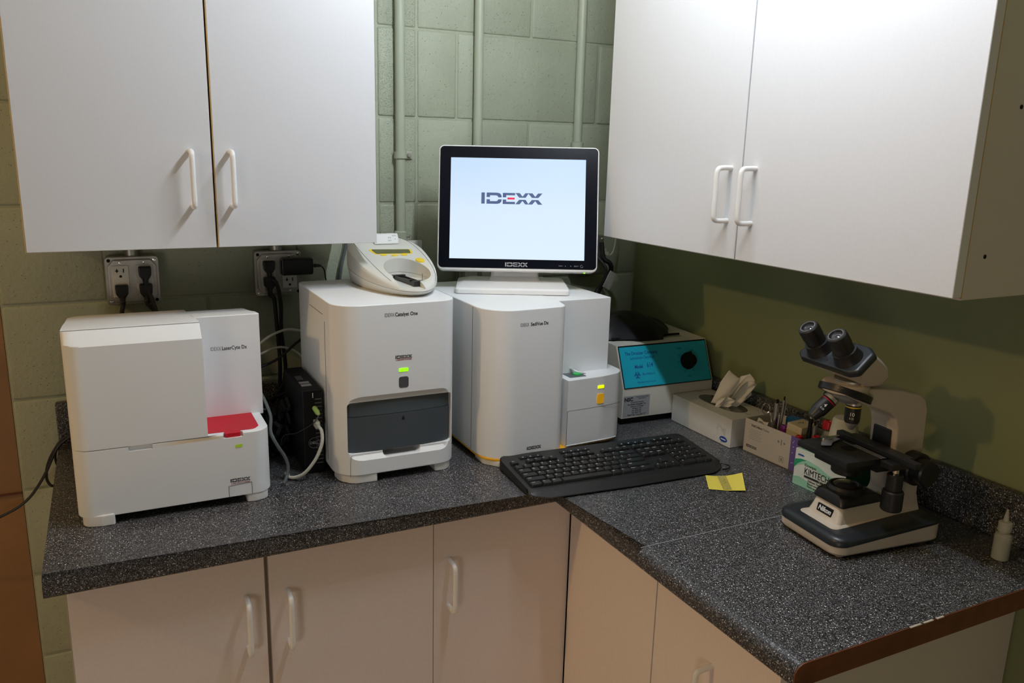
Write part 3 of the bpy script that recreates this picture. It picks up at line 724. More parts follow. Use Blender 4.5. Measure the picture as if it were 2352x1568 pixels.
# shape of the tall block behind
G().prism(A3([(-.5115, -.443), (-.3895, -.443), (-.3780, -.443), (-.3780, -.13), (-.5115, -.13)]), 0.165, 0.3285, None, 0.001, 1).build('tall_housing', 'device', t)
low = G().prism(rpoly(A3([(-.511, -.13), (-.511, -.4975), (-.420, -.492), (-.352, -.475), (-.352, -.13)]), [0, 0, .08, .040, .01], 9), 0.018, 0.1665, None, 0.002, 2, 'top').build('sample_bay', 'device', t)
G().prism(rrect(-.0205, .0205, -.0175, .0175, .002), 0, 0.0006, top(-.4755 - ax, -.462 - ay, 0.1665)).build('tray_plate', 'slate2', t)
G().lathe([(0.0095, 0), (0.0095, 0.0025), (0.008, 0.0035), (0.0035, 0.0035)], 20, T(-.4685 - ax, -.462 - ay, 0.167)).build('green_cap', mat('green_cap', (0.03, 0.50, 0.10), 0.4), t, label='round green cap')
fr = basis((0.0, 0, 0), (1, 0, 0), (0, 0, 1))
# facing panels follow the gentle curve of the bay front
def bay_y(x):   # absolute x -> front y of bay
    return -.4975 + (x + .511) / .091 * .0055 if x < -.42 else -.492 + ((x + .42) / .068) ** 2 * .017
bt = basis((-.4255 - ax, bay_y(-.4255) - ay - 0.0004, 0.1165), (1, 0.06, 0), (0, 0, 1))
G().prism(rrect(-.0088, .0088, -.0110, .0110, .0035), -0.001, 0.0008, bt).build('button', 'lit_orange', t, label='rounded orange button')
G().prism(rrect(-.0082, .0082, -.0032, .0032, .001), -0.001, 0.0006, bt @ T(0, 0.0265, 0)).build('status_light', 'ledy', t)
g = G(); xs = [-.5105 + i * .0085 for i in range(18)]
g.tube([(x - ax, bay_y(x) - ay + 0.0003, 0.0985 + (x + .51) * 0.0) for x in xs], 0.0006, 5, 0); g.tube([(-.5105 - ax, -.4975 - ay - .0002, 0.022), (-.5105 - ax, -.4975 - ay - .0002, 0.0985)], 0.0006, 5, 0)
g.build('seam_line', 'seam', t)
G().tube([(x - ax, bay_y(x) - ay - 0.0002, 0.0205) for x in xs[:-1]], 0.0013, 6, 0).build('lower_lip', 'device', t)
G().tube([(-.7042 - ax, -.430 - ay, 0.02), (-.7042 - ax, -.430 - ay, 0.326)], 0.0006, 5, 0).build('seam_line', 'seam', t)
fb = basis((0, 0, 0), (1, 0.048, 0), (0, 0, 1))
def A3front(x, z): return basis((x - ax, -.512 + (x + .704) * .0504 - ay - .0002, z), (1, 0.0504, 0), (0, 0, 1))
text('IDEXX', 0.0100, A3front(-.6250, 0.2975), 'inkg', t, w=0.0195)
text('SediVue Dx', 0.0100, A3front(-.5900, 0.2975), 'ink', t, bold=0.014, w=0.0420)
logo(0.0345, A3front(-.594, 0.0335), 'ink', None, t)
tg = thing('swab_wrapper', 'torn cream paper strip beside the round green cap on the orange-button analyzer', 'wrapper', (-.462, -.4535, 0.1665), -32)
g = G(); g.grid(lambda u, v: ((u - .5) * .034, (v - .5) * .007, 0.0015 + 0.010 * (1 - u) ** 2 + 0.0012 * math.sin(v * 5 + u * 8)), 14, 4); g.build('strip', 'paper', tg)
g = G(); g.tube([(0.003, -.004, .002), (0.010, -.001, .004), (.018, -.003, .002)], .0011, 6); g.build('swab_stick', 'paper', tg)

# ------------------------------------------------------------------ small analyzer with paper slip on top of the middle one
sx0, sy0 = -0.8177, -0.2261
t = thing('portable_analyzer', 'small cream wedge-shaped analyzer with yellow keys on the middle analyzer', 'analyzer', (sx0, sy0, 0.352), -1.34)
YF, YB, HW = 0.2162, 0.1012, 0.0853
def outline(a, k=1.0):
    ca, sa = math.cos(a), math.sin(a); n = 2.1
    x = HW * math.copysign(abs(ca) ** (2 / n), ca)
    y = math.copysign(abs(sa) ** (2 / n), sa) * (YB if sa > 0 else YF)
    if sa < 0: x *= 1 - 0.145 * abs(sa) ** 2.2
    return x * k, y * k
def topz(y):     # height of the wedge above its base
    return 0.0216 + 0.072 * max(0.0, (y + YF) / (YF + YB)) ** 1.2157
NA = 96
def ringz(k, f): return [(outline(2 * PI * i / NA, k)[0], outline(2 * PI * i / NA, k)[1], f(*outline(2 * PI * i / NA, k))) for i in range(NA)]
seamz = lambda y: 0.010 + 0.42 * (topz(y) - 0.018)
g = G(); g.loft([ringz(0.88, lambda x, y: 0.0), ringz(0.93, lambda x, y: 0.0045), ringz(0.985, lambda x, y: seamz(y) - .0002)], (True, True)); bshell = g.build('base_shell', 'ivory', t)
g = G()
rings = [ringz(0.983, lambda x, y: seamz(y) + .0004), ringz(0.998, lambda x, y: seamz(y) + .002), ringz(1.0, lambda x, y: topz(y) - 0.0085), ringz(0.992, lambda x, y: topz(y) - 0.0040), ringz(0.968, lambda x, y: topz(y) - .0010)]
for k in [0.93 - 0.05 * i for i in range(19)]: rings.append(ringz(max(k, 0.02), lambda x, y: topz(y)))
g.loft(rings, (True, True)); shell = g.build('top_shell', 'ivory', t, 40)
BF = 0.0165
bowl = [(0.009 + 0.046 * math.cos(2 * PI * i / 48), -0.108 + 0.067 * math.sin(2 * PI * i / 48)) for i in range(48)]
cutargs = lambda: (G().prism(bowl, BF, 0.2), G().prism(rpoly([(-.034, -.14), (-.036, -.25), (.012, -.25), (.014, -.14)][::-1], 0), BF, 0.2))
cut(shell, *cutargs()); cut(bshell, *cutargs())
def skin(x, y): return topz(y) + 0.0003
def on_skin(pts, name, m, lift=0.0012, z2=-0.002, label=None):
    g = G(); lo = [(x, y, skin(x, y) + z2) for x, y in pts]; hi = [(x, y, skin(x, y) + lift) for x, y in pts]
    g.loft([lo, hi]); return g.build(name, m, t, label=label)
on_skin(rpoly([(-.032, -.016), (-.041, .013), (.0565, .007), (.051, -.019)], [.004] * 4, 3), 'display_bezel', 'yellow', 0.0003, label='thin yellow bezel')
on_skin(rpoly([(-.0285, -.0145), (-.034, .0105), (.0505, .0045), (.0475, -.0165)], [.003] * 4, 3), 'display', 'lcd', 0.0009, label='olive display')
for kx, ky in ((-0.015, -0.0215), (0.008, -0.0265), (0.030, -0.0245)): on_skin(circ(0.0072, 16, kx, ky, 0.0045), 'key', 'yellow', 0.0009)
on_skin(circ(0.0095, 20, 0.054, -0.060, 0.0115), 'start_key', 'yellow', 0.0018, label='larger round yellow key')
G().tube([(x, y, skin(x, y)) for x, y in ((-.061, .060), (-.060, .031), (-.056, -.04), (-.051, -.10), (-.046, -.150), (-.044, -.168))], 0.0004, 5, 4).build('seam_line', 'seam', t)
G().tube([(x, y, skin(x, y)) for x, y in ((.050, .080), (.066, .050), (.073, .0), (.073, -.05), (.068, -.10), (.058, -.145), (.045, -.180))], 0.0004, 5, 4).build('seam_line', 'seam', t)
# black cassette tray
tr = Matrix.Translation((0.008, -0.116, BF)) @ R(-84, 'Z')
g = G(); g.box(-0.050, 0.058, -0.011, 0.011, 0, 0.004, 0.001, tr); g.box(-0.050, 0.050, -0.012, -0.009, 0.003, 0.008, 0.0005, tr); g.box(-0.048, 0.050, 0.009, 0.0115, 0.003, 0.007, 0.0005, tr)
g.box(-0.052, -0.042, -0.014, 0.014, 0.003, 0.009, 0.0005, tr); g.box(0.048, 0.062, -0.014, 0.014, 0.001, 0.011, 0.0005, tr); g.box(0.030, 0.038, -0.013, -0.005, 0.006, 0.011, 0.0005, tr)
g.build('cassette_tray', 'scope', t)
p = tr @ Vector((0.052, 0.008, 0.008)); G().cyl(p, p + Vector((0, 0, 0.016)), 0.0008, n=6).build('pin', 'inkg', t)
ps = thing('paper_slip', 'curling white printed paper slip feeding out of the small cream analyzer', 'paper', (sx0 + 0.012, sy0 + 0.042, 0.352 + topz(0.042)), -1.34)
def slip(u, v): return ((u - .5) * .056 + 0.004 * v, -0.004 + 0.034 * v, 0.0008 + 0.0175 * math.sin(v * 2.2) + v * .004)
g = G(); g.grid(slip, 6, 14); o = g.build('slip', 'paper', ps)
md = o.modifiers.new('s', 'SOLIDIFY'); md.thickness = 0.0003
for s, u_, dv in (('12 8', .62, .30), ('10 5', .62, .15), ('13 16', .82, .42), ('4', .86, .22)):
    q = slip(u_, dv); text(s, 0.0040, basis((q[0], q[1] - 0.0008, q[2] + .0006), (1, 0, 0), (0, .55, .83)), 'inkg', ps)

# ------------------------------------------------------------------ monitor on the right analyzer
mo = Vector((-0.52481, -0.26984, 0.50914))       # middle of the front face
Rz = math.radians(-25.4)
t = thing('monitor', 'white-rimmed black monitor showing a lit screen with a wordmark', 'monitor', (-0.505, -0.225, 0.330), -25.4)
inv = Matrix.Rotation(-Rz, 4, 'Z') @ Matrix.Translation((0.505, 0.225, -0.330))
c0 = inv @ mo
tl = math.radians(13.2)
S_ = basis(c0, (1, 0, 0), (0, math.sin(tl), math.cos(tl)))     # u right, v up the screen, w towards viewer
fx0, fx1, fz0, fz1 = -0.1795, 0.1825, -0.1395, 0.1425
G().prism(rrect(fx0, fx1, fz0, fz1, 0.012), -0.042, -0.001, S_, 0.004, 3).build('rim', 'handle', t)
bz = G().prism(rrect(fx0 + .0032, fx1 - .0032, fz0 + .0055, fz1 - .0032, 0.009), -0.004, 0.0006, S_, 0.001, 1).build('bezel', 'bezel', t)
sx1, sx2, sz1, sz2 = -0.1520, 0.1520, -0.1135, 0.1135
G().prism([(sx1, sz1), (sx2, sz1), (sx2, sz2), (sx1, sz2)], 0.0006, 0.0009, S_).build('screen', 'screen', t, 0)
o = t.children[-1]
# generated coords run over bounding box: vertical gradient on the lit panel
logo(0.1375, S_ @ T(-0.0135, 0.0232, 0.001), 'slogo', 'slogor', t)
logo(0.051, S_ @ T(-0.0005, -0.1252, 0.0007), 'silver', None, t)
g = G()
for dx in (0.110, 0.122): g.prism(circ(0.0009, 6), 0, 0.0003, S_ @ T(dx, -0.1265, 0.0007))
for k in range(14):
    a, b = 2 * PI * k / 16 + .9, 2 * PI * (k + 1) / 16 + .9
    g.prism([(0.0026 * math.cos(a), 0.0026 * math.sin(a)), (0.0032 * math.cos(a), 0.0032 * math.sin(a)), (0.0032 * math.cos(b), 0.0032 * math.sin(b)), (0.0026 * math.cos(b), 0.0026 * math.sin(b))], 0, 0.0003, S_ @ T(0.1465, -0.1265, 0.0007))
g.build('control_marks', 'silver', t, 0)
text('MENU', 0.0032, S_ @ T(0.099, -0.1265, 0.0007), 'silver', t); text('SELECT', 0.0032, S_ @ T(0.1345, -0.1265, 0.0007), 'silver', t)
for k in range(5): G().lathe([(0.0016, 0), (0.001, 0.002)], 8, S_ @ T(0.096 + k * .0125, fz0 + 0.001, -0.012) @ R(90, 'X')).build('control_button', 'silver', t)
G().box(0.1525, 0.1565, fz0 - 0.0022, fz0 + .001, -0.014, -0.010, 0.0005, S_).build('power_light', 'ledg', t)
# stand: sloping wedge base + neck
def quad(x0, x1, y0, y1, z, r=0.012): return [(x, y, z) for x, y in rrect(x0, x1, y0, y1, r, 4)]
# front edge of the base in local frame
pL = inv @ Vector((-0.682, -0.287, 0.330)); pR = inv @ Vector((-0.455, -0.392, 0.330)); yF = (pL.y + pR.y) / 2 - 0.010
bx0, bx1 = pL.x, pR.x
g = G(); g.loft([quad(bx0, bx1, yF, yF + 0.15, 0.0, .01), quad(bx0 - .001, bx1 + .001, yF - .001, yF + 0.151, 0.003, .01), quad(bx0 - .001, bx1 + .001, yF - .001, yF + 0.151, 0.009, .01), quad(bx0 + .001, bx1 - .001, yF + .004, yF + 0.150, 0.0130, .012), quad(bx0 + .021, bx1 - .006, yF + .115, yF + 0.145, 0.0165, .012), quad(bx0 + .028, bx1 - .012, yF + .122, yF + 0.140, 0.018, .009)]); g.build('stand_base', 'handle', t)
nk = yF + 0.118
g = G(); g.loft([quad(-0.062, 0.060, nk - .026, nk + .022, 0.012, .01), quad(-0.056, 0.055, nk - .012, nk + .020, 0.024, .01), quad(-0.052, 0.052, nk - .010, nk + .022, 0.075, .01), quad(-0.048, 0.049, nk + .004, nk + .030, 0.15, .01)]); nko = g.build('neck', 'handle', t)
G().prism(rrect(-.033, .022, -.007, .02, [.006, .006, 0, 0], 4), 0, 0.002, basis((0.0, nk - .0115, 0.040), (1, 0, 0), (0, 0.12, 1))).build('cable_opening', 'blackm', t)
G().cyl((-.012, nk - .015, .042), (.012, nk - .015, .040), 0.006, n=12).build('cable_clip', 'rubber', t)

# cable tangle behind the monitor, right side
tag(G().tube([(-0.152, -0.05, 0.40), (-0.15, -0.06, 0.36), (-0.135, -0.07, 0.345), (-0.13, -0.07, 0.325), (-0.145, -0.06, 0.29), (-0.17, -0.06, 0.26), (-0.20, -0.06, 0.20), (-0.22, -0.06, 0.006)], 0.0065, 8).build('cable', 'cable_b'), 'thick black cable looping out behind the right edge of the monitor', 'cable')
tag(G().tube([(-0.165, -0.055, 0.36), (-0.155, -0.08, 0.335), (-0.16, -0.085, 0.30), (-0.172, -0.08, 0.27), (-0.19, -0.08, 0.18), (-0.20, -0.08, 0.006)], 0.0048, 8).build('cable', 'cable_b'), 'thinner black cable carrying the pale tag behind the monitor', 'cable')
o = G().box(-0.013, 0.013, -0.001, 0.001, -0.024, 0.024, 0.0004, basis((-0.147, -0.092, 0.302), (0.86, 0.1, -0.42), (0.1, 1, 0))).build('cable_tag', 'paper'); tag(o, 'pale printed tag on the black cables beside the monitor', 'tag')
tt = thing('cable_connector', 'white lever connector on a thin cable, right of the monitor under the cabinet', 'connector', (-0.139, -0.045, 0.372))
G().box(-0.014, 0.012, -0.008, 0.008, -0.006, 0.006, 0.002, R(25, 'Y')).build('connector_body', 'cable_w', tt); G().box(-0.008, 0.002, -0.009, 0.009, 0.004, 0.012, 0.001).build('lever', 'cable_w', tt)
G().tube([(0.011, 0, -0.006), (0.022, 0, -0.007), (0.031, 0, 0.005), (0.036, 0, 0.035), (0.037, 0, 0.075)], 0.0022, 6).build('cord', 'cable_w', tt)
t = thing('junction_box', 'small grey junction box behind the right edge of the monitor', 'box', (-0.185, -0.001, 0.365))
G().box(-0.045, 0.045, -0.045, 0, -0.05, 0.055, 0.004).build('box_shell', 'steel', t); G().lathe([(0.0038, 0), (0.0030, 0.003)], 10, front(0.038, -0.045, 0.044)).build('screw', 'chrome', t)

# ------------------------------------------------------------------ keyboard
KY = -3.2
kc = Vector((-0.4605, -0.6035))
t = thing('keyboard', 'black full-size keyboard with a wide palm rest, bridging the inner worktop corner', 'keyboard', (kc.x, kc.y, 0), KY)
kw, kd0, kd1 = 0.2225, -0.098, 0.088
def kz(y): return 0.0105 + 0.0115 * max(0, min(1, (y + 0.062) / 0.15))
fpk = rpoly([(-kw, kd1), (-kw - .001, kd0 + .028), (-kw + .036, kd0 + .004), (0, kd0), (kw - .036, kd0 + .004), (kw + .001, kd0 + .028), (kw, kd1)], [.018, .02, .03, .5, .03, .02, .018], 6)
def ky_top(y):
    if y < -0.062: return 0.0040 + 0.0100 * math.sin(min(1, (y - kd0) / (-0.062 - kd0)) * PI / 2)
    return 0.0125 + (y + 0.062) * 0.075
def span(x):
    ys_ = []
    for (x1, y1), (x2, y2) in zip(fpk, fpk[1:] + fpk[:1]):
        if (x1 - x) * (x2 - x) <= 0 and x1 != x2: ys_.append(y1 + (y2 - y1) * (x - x1) / (x2 - x1))
    return (min(ys_), max(ys_)) if ys_ else (0, 0)
def ktop2(x, y):
    yf = span(max(-kw, min(kw, x)))[0]
    q = min(1, max(0, (y - yf) / 0.034))
    return min(0.0040 + 0.0088 * math.sin(q * PI / 2), 0.0125) if y < -0.062 else ky_top(y)
g = G()
g.loft([[(x * .985, y * .985, 0.002) for x, y in fpk], [(x, y, 0.0035) for x, y in fpk], [(x, y, max(0.0042, ktop2(x, y) - 0.0015)) for x, y in fpk], [(x * .996, y * .994, max(0.0050, ktop2(x, y))) for x, y in fpk]], (True, False))
cols = []
nx = 60
for i in range(nx + 1):
    x = -kw * .996 + 2 * kw * .996 * i / nx; y0, y1 = span(x / .996); y0 *= .994; y1 *= .994
    cols.append([(x, y0 + (y1 - y0) * (j / 24) ** 1.15, max(0.0050, ktop2(x, (y0 + (y1 - y0) * (j / 24) ** 1.15) / .994))) for j in range(25)])
g.loft(cols, (False, False), closed=False)
g.build('keyboard_body', 'kbody', t, 50)
for sx in (-1, 1): G().box(sx * .19 - .012, sx * .19 + .012, .07, .08, -0.0, 0.0045, .001).build('foot', 'rubber', t)
G().tube([(kw - .004, -.058, .006), (kw + .008, -.066, .006), (kw + .010, -.080, .006), (kw + .0, -.088, .005), (kw - .014, -.088, .005)], 0.0016, 6).build('corner_loop', 'black', t)
kcache = {}
letters = []
def key(x, y, w, d=0.0158, s='', h=0.0058):
    """x = left edge, y = centre"""
    w = round(w, 4); kk = (w, d, h)
    if kk not in kcache:
        a = [(px, py, 0) for px, py in rrect(0.0006, w - .0006, -d / 2, d / 2, .0008, 1)]
        ins = 0.0018
        b = [(px, py, h) for px, py in rrect(ins, w - ins, -d / 2 + .0012, d / 2 - .0020, .0015, 2)]
        a = [(px, py, 0) for px, py in rrect(0.0004, w - .0004, -d / 2, d / 2, .0012, 2)]
        kcache[kk] = G().loft([a, [(p[0], p[1], h * .55) for p in a], b]).mesh('key', 'key', 40)
    o = bpy.data.objects.new('key', kcache[kk]); COL.objects.link(o); o.parent = t
    zz = ky_top(y); o.location = (x, y, zz - 0.0002); o.rotation_euler = (math.atan(0.075), 0, 0)
    if s:
        me = text(s, 0.0060 if len(s) < 2 else 0.0040, basis((x + 0.0058 if len(s) < 2 else x + 0.004 + .0009 * len(s), y + 0.0022, zz + h + 0.0002), (1, 0, 0), (0, 1, 0.075)), 'inkw', 'mesh', bold=0.02, res=1, th=0.0)
        letters.append(me)
U = 0.0184; X0 = -0.2110; RY = [0.0235 - 0.0183 * i for i in range(5)]
def row(y, x, items):
    for s, w in items:
        if s is not None: key(x, y, w * U - .0006, s=s if s != ' ' else '')
        x += w * U
row(RY[0], X0, [(c, 1) for c in '`1234567890-='] + [('Bksp', 2)])
row(RY[1], X0, [('Tab', 1.5)] + [(c, 1) for c in 'QWERTYUIOP[]'] + [('\\', 1.5)])
row(RY[2], X0, [('Caps', 1.75)] + [(c, 1) for c in "ASDFGHJKL;'"] + [('Enter', 2.25)])
row(RY[3], X0, [('Shift', 2.25)] + [(c, 1) for c in 'ZXCVBNM,./'] + [('Shift', 2.75)])
row(RY[4], X0, [('Ctrl', 1.35), ('Fn', 1.1), ('Alt', 1.2), (' ', 6.0), ('Alt', 1.2), ('Fn', 1.2), ('Menu', 1.2), ('Ctrl', 1.75)])
fy = 0.0450
for i, s in enumerate(['Esc', None, 'F1', 'F2', 'F3', 'F4', None, 'F5', 'F6', 'F7', 'F8', None, 'F9', 'F10', 'F11', 'F12']):
    if s: key(X0 + i * 0.0173, fy, 0.0165, 0.0125, s)
NX = X0 + 15.35 * U
for i, s in enumerate(('Prt', 'Scr', 'Brk')): key(NX + i * U, fy, U - .0006, 0.0125, s)
for j, rr_ in enumerate((('Ins', 'Home', 'PgUp'), ('Del', 'End', 'PgDn'))):
    for i, s in enumerate(rr_): key(NX + i * U, RY[j], U - .0006, s=s)
key(NX + U, RY[3], U - .0006, s='^')
for i, s in enumerate('<v>'): key(NX + i * U, RY[4], U - .0006, s=s)
PX = NX + 3.3 * U
for i in range(4): key(PX + i * U, fy, U - .0006, 0.0125, 'o')
for j, rr_ in enumerate((('N', '/', '*', '-'), ('7', '8', '9', '+'), ('4', '5', '6', ''), ('1', '2', '3', '='))):
    for i, s in enumerate(rr_):
        key(PX + i * U, RY[j], U - .0006, s=s)
key(PX, RY[4], 2 * U - .0006, s='0'); key(PX + 2 * U, RY[4], U - .0006, s='.'); key(PX + 3 * U, RY[4], U - .0006, s='')
for x_, n_ in ((-0.182, 3), (-0.088, 4), (0.052, 4), (0.135, 3)):
    for i in range(n_):
        o = G().box(0, 0.0165, -.0045, .0045, 0, .002, .0007).build('media_key', 'black', t, loc=(x_ + i * .0172, 0.0665, ky_top(0.0665) - .0002)); o.rotation_euler = (math.atan(.075), 0, 0)
        letters.append(text('*', 0.0065, basis((x_ + i * .0172 + .008, 0.0655, ky_top(0.0665) + .0022), (1, 0, 0), (0, 1, .075)), 'inkw', 'mesh', bold=.05, res=1, th=0.0))
bm = bmesh.new()
for me in letters: bm.from_mesh(me); bpy.data.meshes.remove(me)
g = G(); g.add(bm); g.build('key_lettering', 'inkw', t, 0)
G().prism(circ(0.014, 20, 0, 0, 0.0035), 0, 0.0004, basis((0.185, 0.0555, ky_top(.0555)), (1, 0, 0), (0, 1, .075))).build('badge', mat('grey_blue_badge', (0.07, 0.09, 0.13), 0.4), t, label='small grey-blue oval badge')
tag(G().tube([(-0.62, -0.50, 0.006), (-0.66, -0.46, 0.004)], 0.002, 6).build('keyboard_cable', 'cable_b'), 'short black cable end at the keyboard back, by the analyzer foot', 'cable')

# ------------------------------------------------------------------ centrifuge
t = thing('centrifuge', 'cream bench centrifuge with a cyan front panel and black dial', 'centrifuge', (-0.290, -0.383, 0), -2.0)
G().box(0.004, 0.258, 0.012, 0.22, 0, 0.02, 0.002).build('base_plinth', 'blackm', t)
prof = [(0.0, 0.018), (0.0, 0.091), (0.040, 0.188), (0.23, 0.192), (0.23, 0.018)]
g = G(); g.loft([[(x, y, z) for y, z in prof] for x in (0.0, 0.262)]); g.build('housing', 'cent', t)
pv = Vector((0, 0.040, 0.097)).normalized(); PN = basis((0, 0, 0.091), (1, 0, 0), tuple(pv))
G().box(0.004, 0.259, 0.0, 0.1035, 0.0, 0.0012, 0.0, PN).build('panel_frame', 'blackm', t, 0)
G().box(0.006, 0.257, 0.002, 0.100, 0.001, 0.0018, 0.0, PN).build('front_panel', 'cyan', t, 0, label='cyan control panel')
def PT(s, x, y, size, **k): return text(s, size, PN @ T(x, y, 0.0018), 'inkb', t, **k)
PT('The Drucker Company', 0.066, 0.083, 0.0115, bold=0.018, sx=.86); PT('Laboratory Centrifuge', 0.066, 0.0715, 0.0095, shear=.35, sx=.82, bold=.004)
PT('Model', 0.053, 0.0500, 0.0115, bold=0.03, sx=.8); PT('614', 0.085, 0.0520, 0.0165, bold=0.01, sx=.72)
PT('Bio-Hazard', 0.077, 0.0315, 0.0085, shear=.25, sx=.9); PT('Manufactured in U.S.A.', 0.069, 0.0125, 0.0058, shear=.3)
g = G()
def arc(cx, cy, r, a0, a1, w, n=12):
    for k in range(n):
        a, b = math.radians(a0 + (a1 - a0) * k / n), math.radians(a0 + (a1 - a0) * (k + 1) / n)
        g.prism([(cx + (r - w) * math.cos(a), cy + (r - w) * math.sin(a)), (cx + (r + w) * math.cos(a), cy + (r + w) * math.sin(a)), (cx + (r + w) * math.cos(b), cy + (r + w) * math.sin(b)), (cx + (r - w) * math.cos(b), cy + (r - w) * math.sin(b))], 0, 0.0003, PN @ T(0.0455, 0.0300, 0.0018))
for a in (90, 210, 330):
    cx, cy = 0.0048 * math.cos(math.radians(a)), 0.0048 * math.sin(math.radians(a)); arc(cx, cy, 0.0045, a + 35, a + 325, 0.0008)
arc(0, 0, 0.0050, 0, 360, 0.0005, 18)
g.build('hazard_symbol', 'inkb', t, 0)
kb = PN @ T(0.1960, 0.0525, 0.0018)
G().lathe([(0.021, 0), (0.0205, 0.004), (0.0165, 0.005), (0.0155, 0.017), (0.013, 0.018)], 28, kb).build('dial', 'blackm', t)
G().prism(rpoly([(-.004, -.014), (.004, -.014), (.003, .021), (-.003, .021)], .002, 3), .004, .020, kb, .001, 1).build('dial_pointer', 'blackm', t)
for a, s in ((90, '0'), (57, '2'), (0, '5'), (-62, '10'), (-118, '15'), (180, '20'), (145, '25')):
    text(s, 0.0062, PN @ T(0.196 + .028 * math.cos(math.radians(a)), .0525 + .028 * math.sin(math.radians(a)), .0018), 'inkb', t)
text('MIN', 0.006, PN @ T(0.194, 0.0145, .0018), 'inkb', t); text('TIMER', 0.006, PN @ T(0.176, 0.0855, .0018), 'inkb', t)
lb = G().box(0.004, 0.078, 0.022, 0.073, 0, 0.0006, 0, front(0, -0.0001, 0)).build('service_label', 'silver', t, 0, label='grey service label')
text('NSC', 0.0125, front(0.018, -0.0008, 0.064), 'ink', lb, bold=.04); 
for i, (s, w) in enumerate((('Sold & Serviced by', .0048), ('Northern Scientific Co.', .0055), ('General Centrifuge', .0048), ('Welland, ON', .0048), ('Tel. (905) 555', .0048), ('Fax (905) 555', .0048), ('Next Cal. Due: JAN 17', .0055))):
    text(s if i in (0, 1, 6) else s, w, front(0.042, -0.0008, 0.0565 - i * .0052), 'ink', lb, bold=.01 if i in (1, 6) else 0)
text('Your Instruments, Sales', .0036, front(0.056, -0.0008, 0.069), 'ink', lb); text('Service Source', .0036, front(0.056, -0.0008, 0.065), 'ink', lb)
g = G(); g.tube([(0.06, 0.075, 0.1895), (0.075, 0.062, 0.1893), (0.15, 0.062, 0.1893), (0.165, 0.085, 0.1895)], .0012, 5, 0); g.build('lid_outline', 'blackm', t, 0)
# black cover heap on top
cv = thing('black_cover', 'crumpled black plastic cover lying on the centrifuge lid', 'cover', (-0.190, -0.235, 0.1915), -2)
def heap(u, v):
    a = 2 * PI * u; r = v
    rx = 0.125 + 0.012 * math.sin(3 * a + 1) + .006 * math.sin(7 * a); ry = 0.090 + 0.008 * math.sin(4 * a)
    x = rx * r * math.cos(a); y = ry * r * math.sin(a)
    z = 0.050 * (1 - r ** 2.2) ** .8 + 0.010 * math.sin(22 * x + 9) * math.cos(31 * y) * (1 - r) + 0.004 * math.sin(60 * x + 40 * y) * (1 - r)
    return (x, y, max(0.0, z) + 0.001)
G().grid(heap, 48, 16).build('cover_sheet', 'bag', cv, 60)
G().box(-0.08, 0.118, -0.072, -0.066, 0.0, 0.0055, .0015).build('cover_edge', 'blackm', cv)

# ------------------------------------------------------------------ tissue box
t = thing('tissue_box', 'marbled white tissue box with one tissue sticking up', 'tissue box', (-0.0895, -0.4985, 0), -0.5)
G().box(-0.0595, 0.0595, -0.1055, 0.1055, 0.0005, 0.067, 0.0015).build('carton', 'marble', t)
slot = [(0.030 * math.cos(a) * (1 if True else 1), 0.074 * math.copysign(abs(math.sin(a)) ** .6, math.sin(a))) for a in [2 * PI * i / 32 for i in range(32)]]
G().prism(slot, 0.0668, 0.0674, T(0.004, 0, 0)).build('opening', 'film', t, label='dark film over the oval opening')
G().prism(circ(0.0125, 24, 0, 0, 0.0065), 0, 0.0004, sideL(-0.0595, -0.083, 0.0145)).build('badge', 'inkb', t, label='blue oval badge')
G().box(-0.008, 0.008, -0.0012, 0.0012, 0, 0.0002, 0, sideL(-0.0600, -0.083, 0.0145)).build('badge_print', 'inkw', t, 0)
ts = thing('tissue', 'crumpled white tissue pulled up out of the marbled box', 'tissue', (-0.088, -0.512, 0.0675))
TU = Vector((0.903, -0.429, 0)); TF = Vector((0.43, 0.90, 0))
def along(pts, s_):
    n = len(pts) - 1; s_ = max(0, min(.99999, s_)) * n; i = int(s_); q = s_ - i
    return pts[i][0] + (pts[i + 1][0] - pts[i][0]) * q, pts[i][1] + (pts[i + 1][1] - pts[i][1]) * q
def sheet(bot, topc, depth, seed, squeeze=.5):
    def f(u, v):
        a = along(bot, v); b = along(topc, v)
        k = u ** .9
        x = a[0] + (b[0] - a[0]) * k; z = a[1] + (b[1] - a[1]) * u
        d = depth + .009 * math.sin(v * 8.5 + seed + u * 2.0) * (.25 + u * .75) + .0022 * math.sin(v * 21 + seed * 2 - u * 6) * u + .012 * (u ** 2) * math.sin(v * 5 + seed)
        p = TU * x + TF * d
        return (p.x, p.y, max(.0005, z))
    return f
def tsheet(*a):
    g = G(); g.grid(sheet(*a), 26, 44); o = g.build('tissue_fold', 'tissue', ts, 180)
    md = o.modifiers.new('s', 'SOLIDIFY'); md.thickness = 0.0004
tsheet([(-.034, .003), (-.020, .001), (-.006, .0), (.008, -.001), (.021, -.002)], [(-.012, .050), (.003, .083), (.013, .074), (.027, .064), (.030, .066), (.037, .071), (.047, .079), (.055, .070), (.062, .060)], .004, 1.0)
tsheet([(-.006, .001), (.004, -.001), (.016, -.001), (.024, .0)], [(.020, .052), (.036, .060), (.050, .062), (.061, .058), (.066, .055), (.060, .040), (.058, .026)], -.012, 4.1)
tsheet([(-.030, .001), (-.016, .0), (.0, .0)], [(-.024, .018), (-.006, .026), (.010, .022), (.018, .014)], -.018, 2.3)

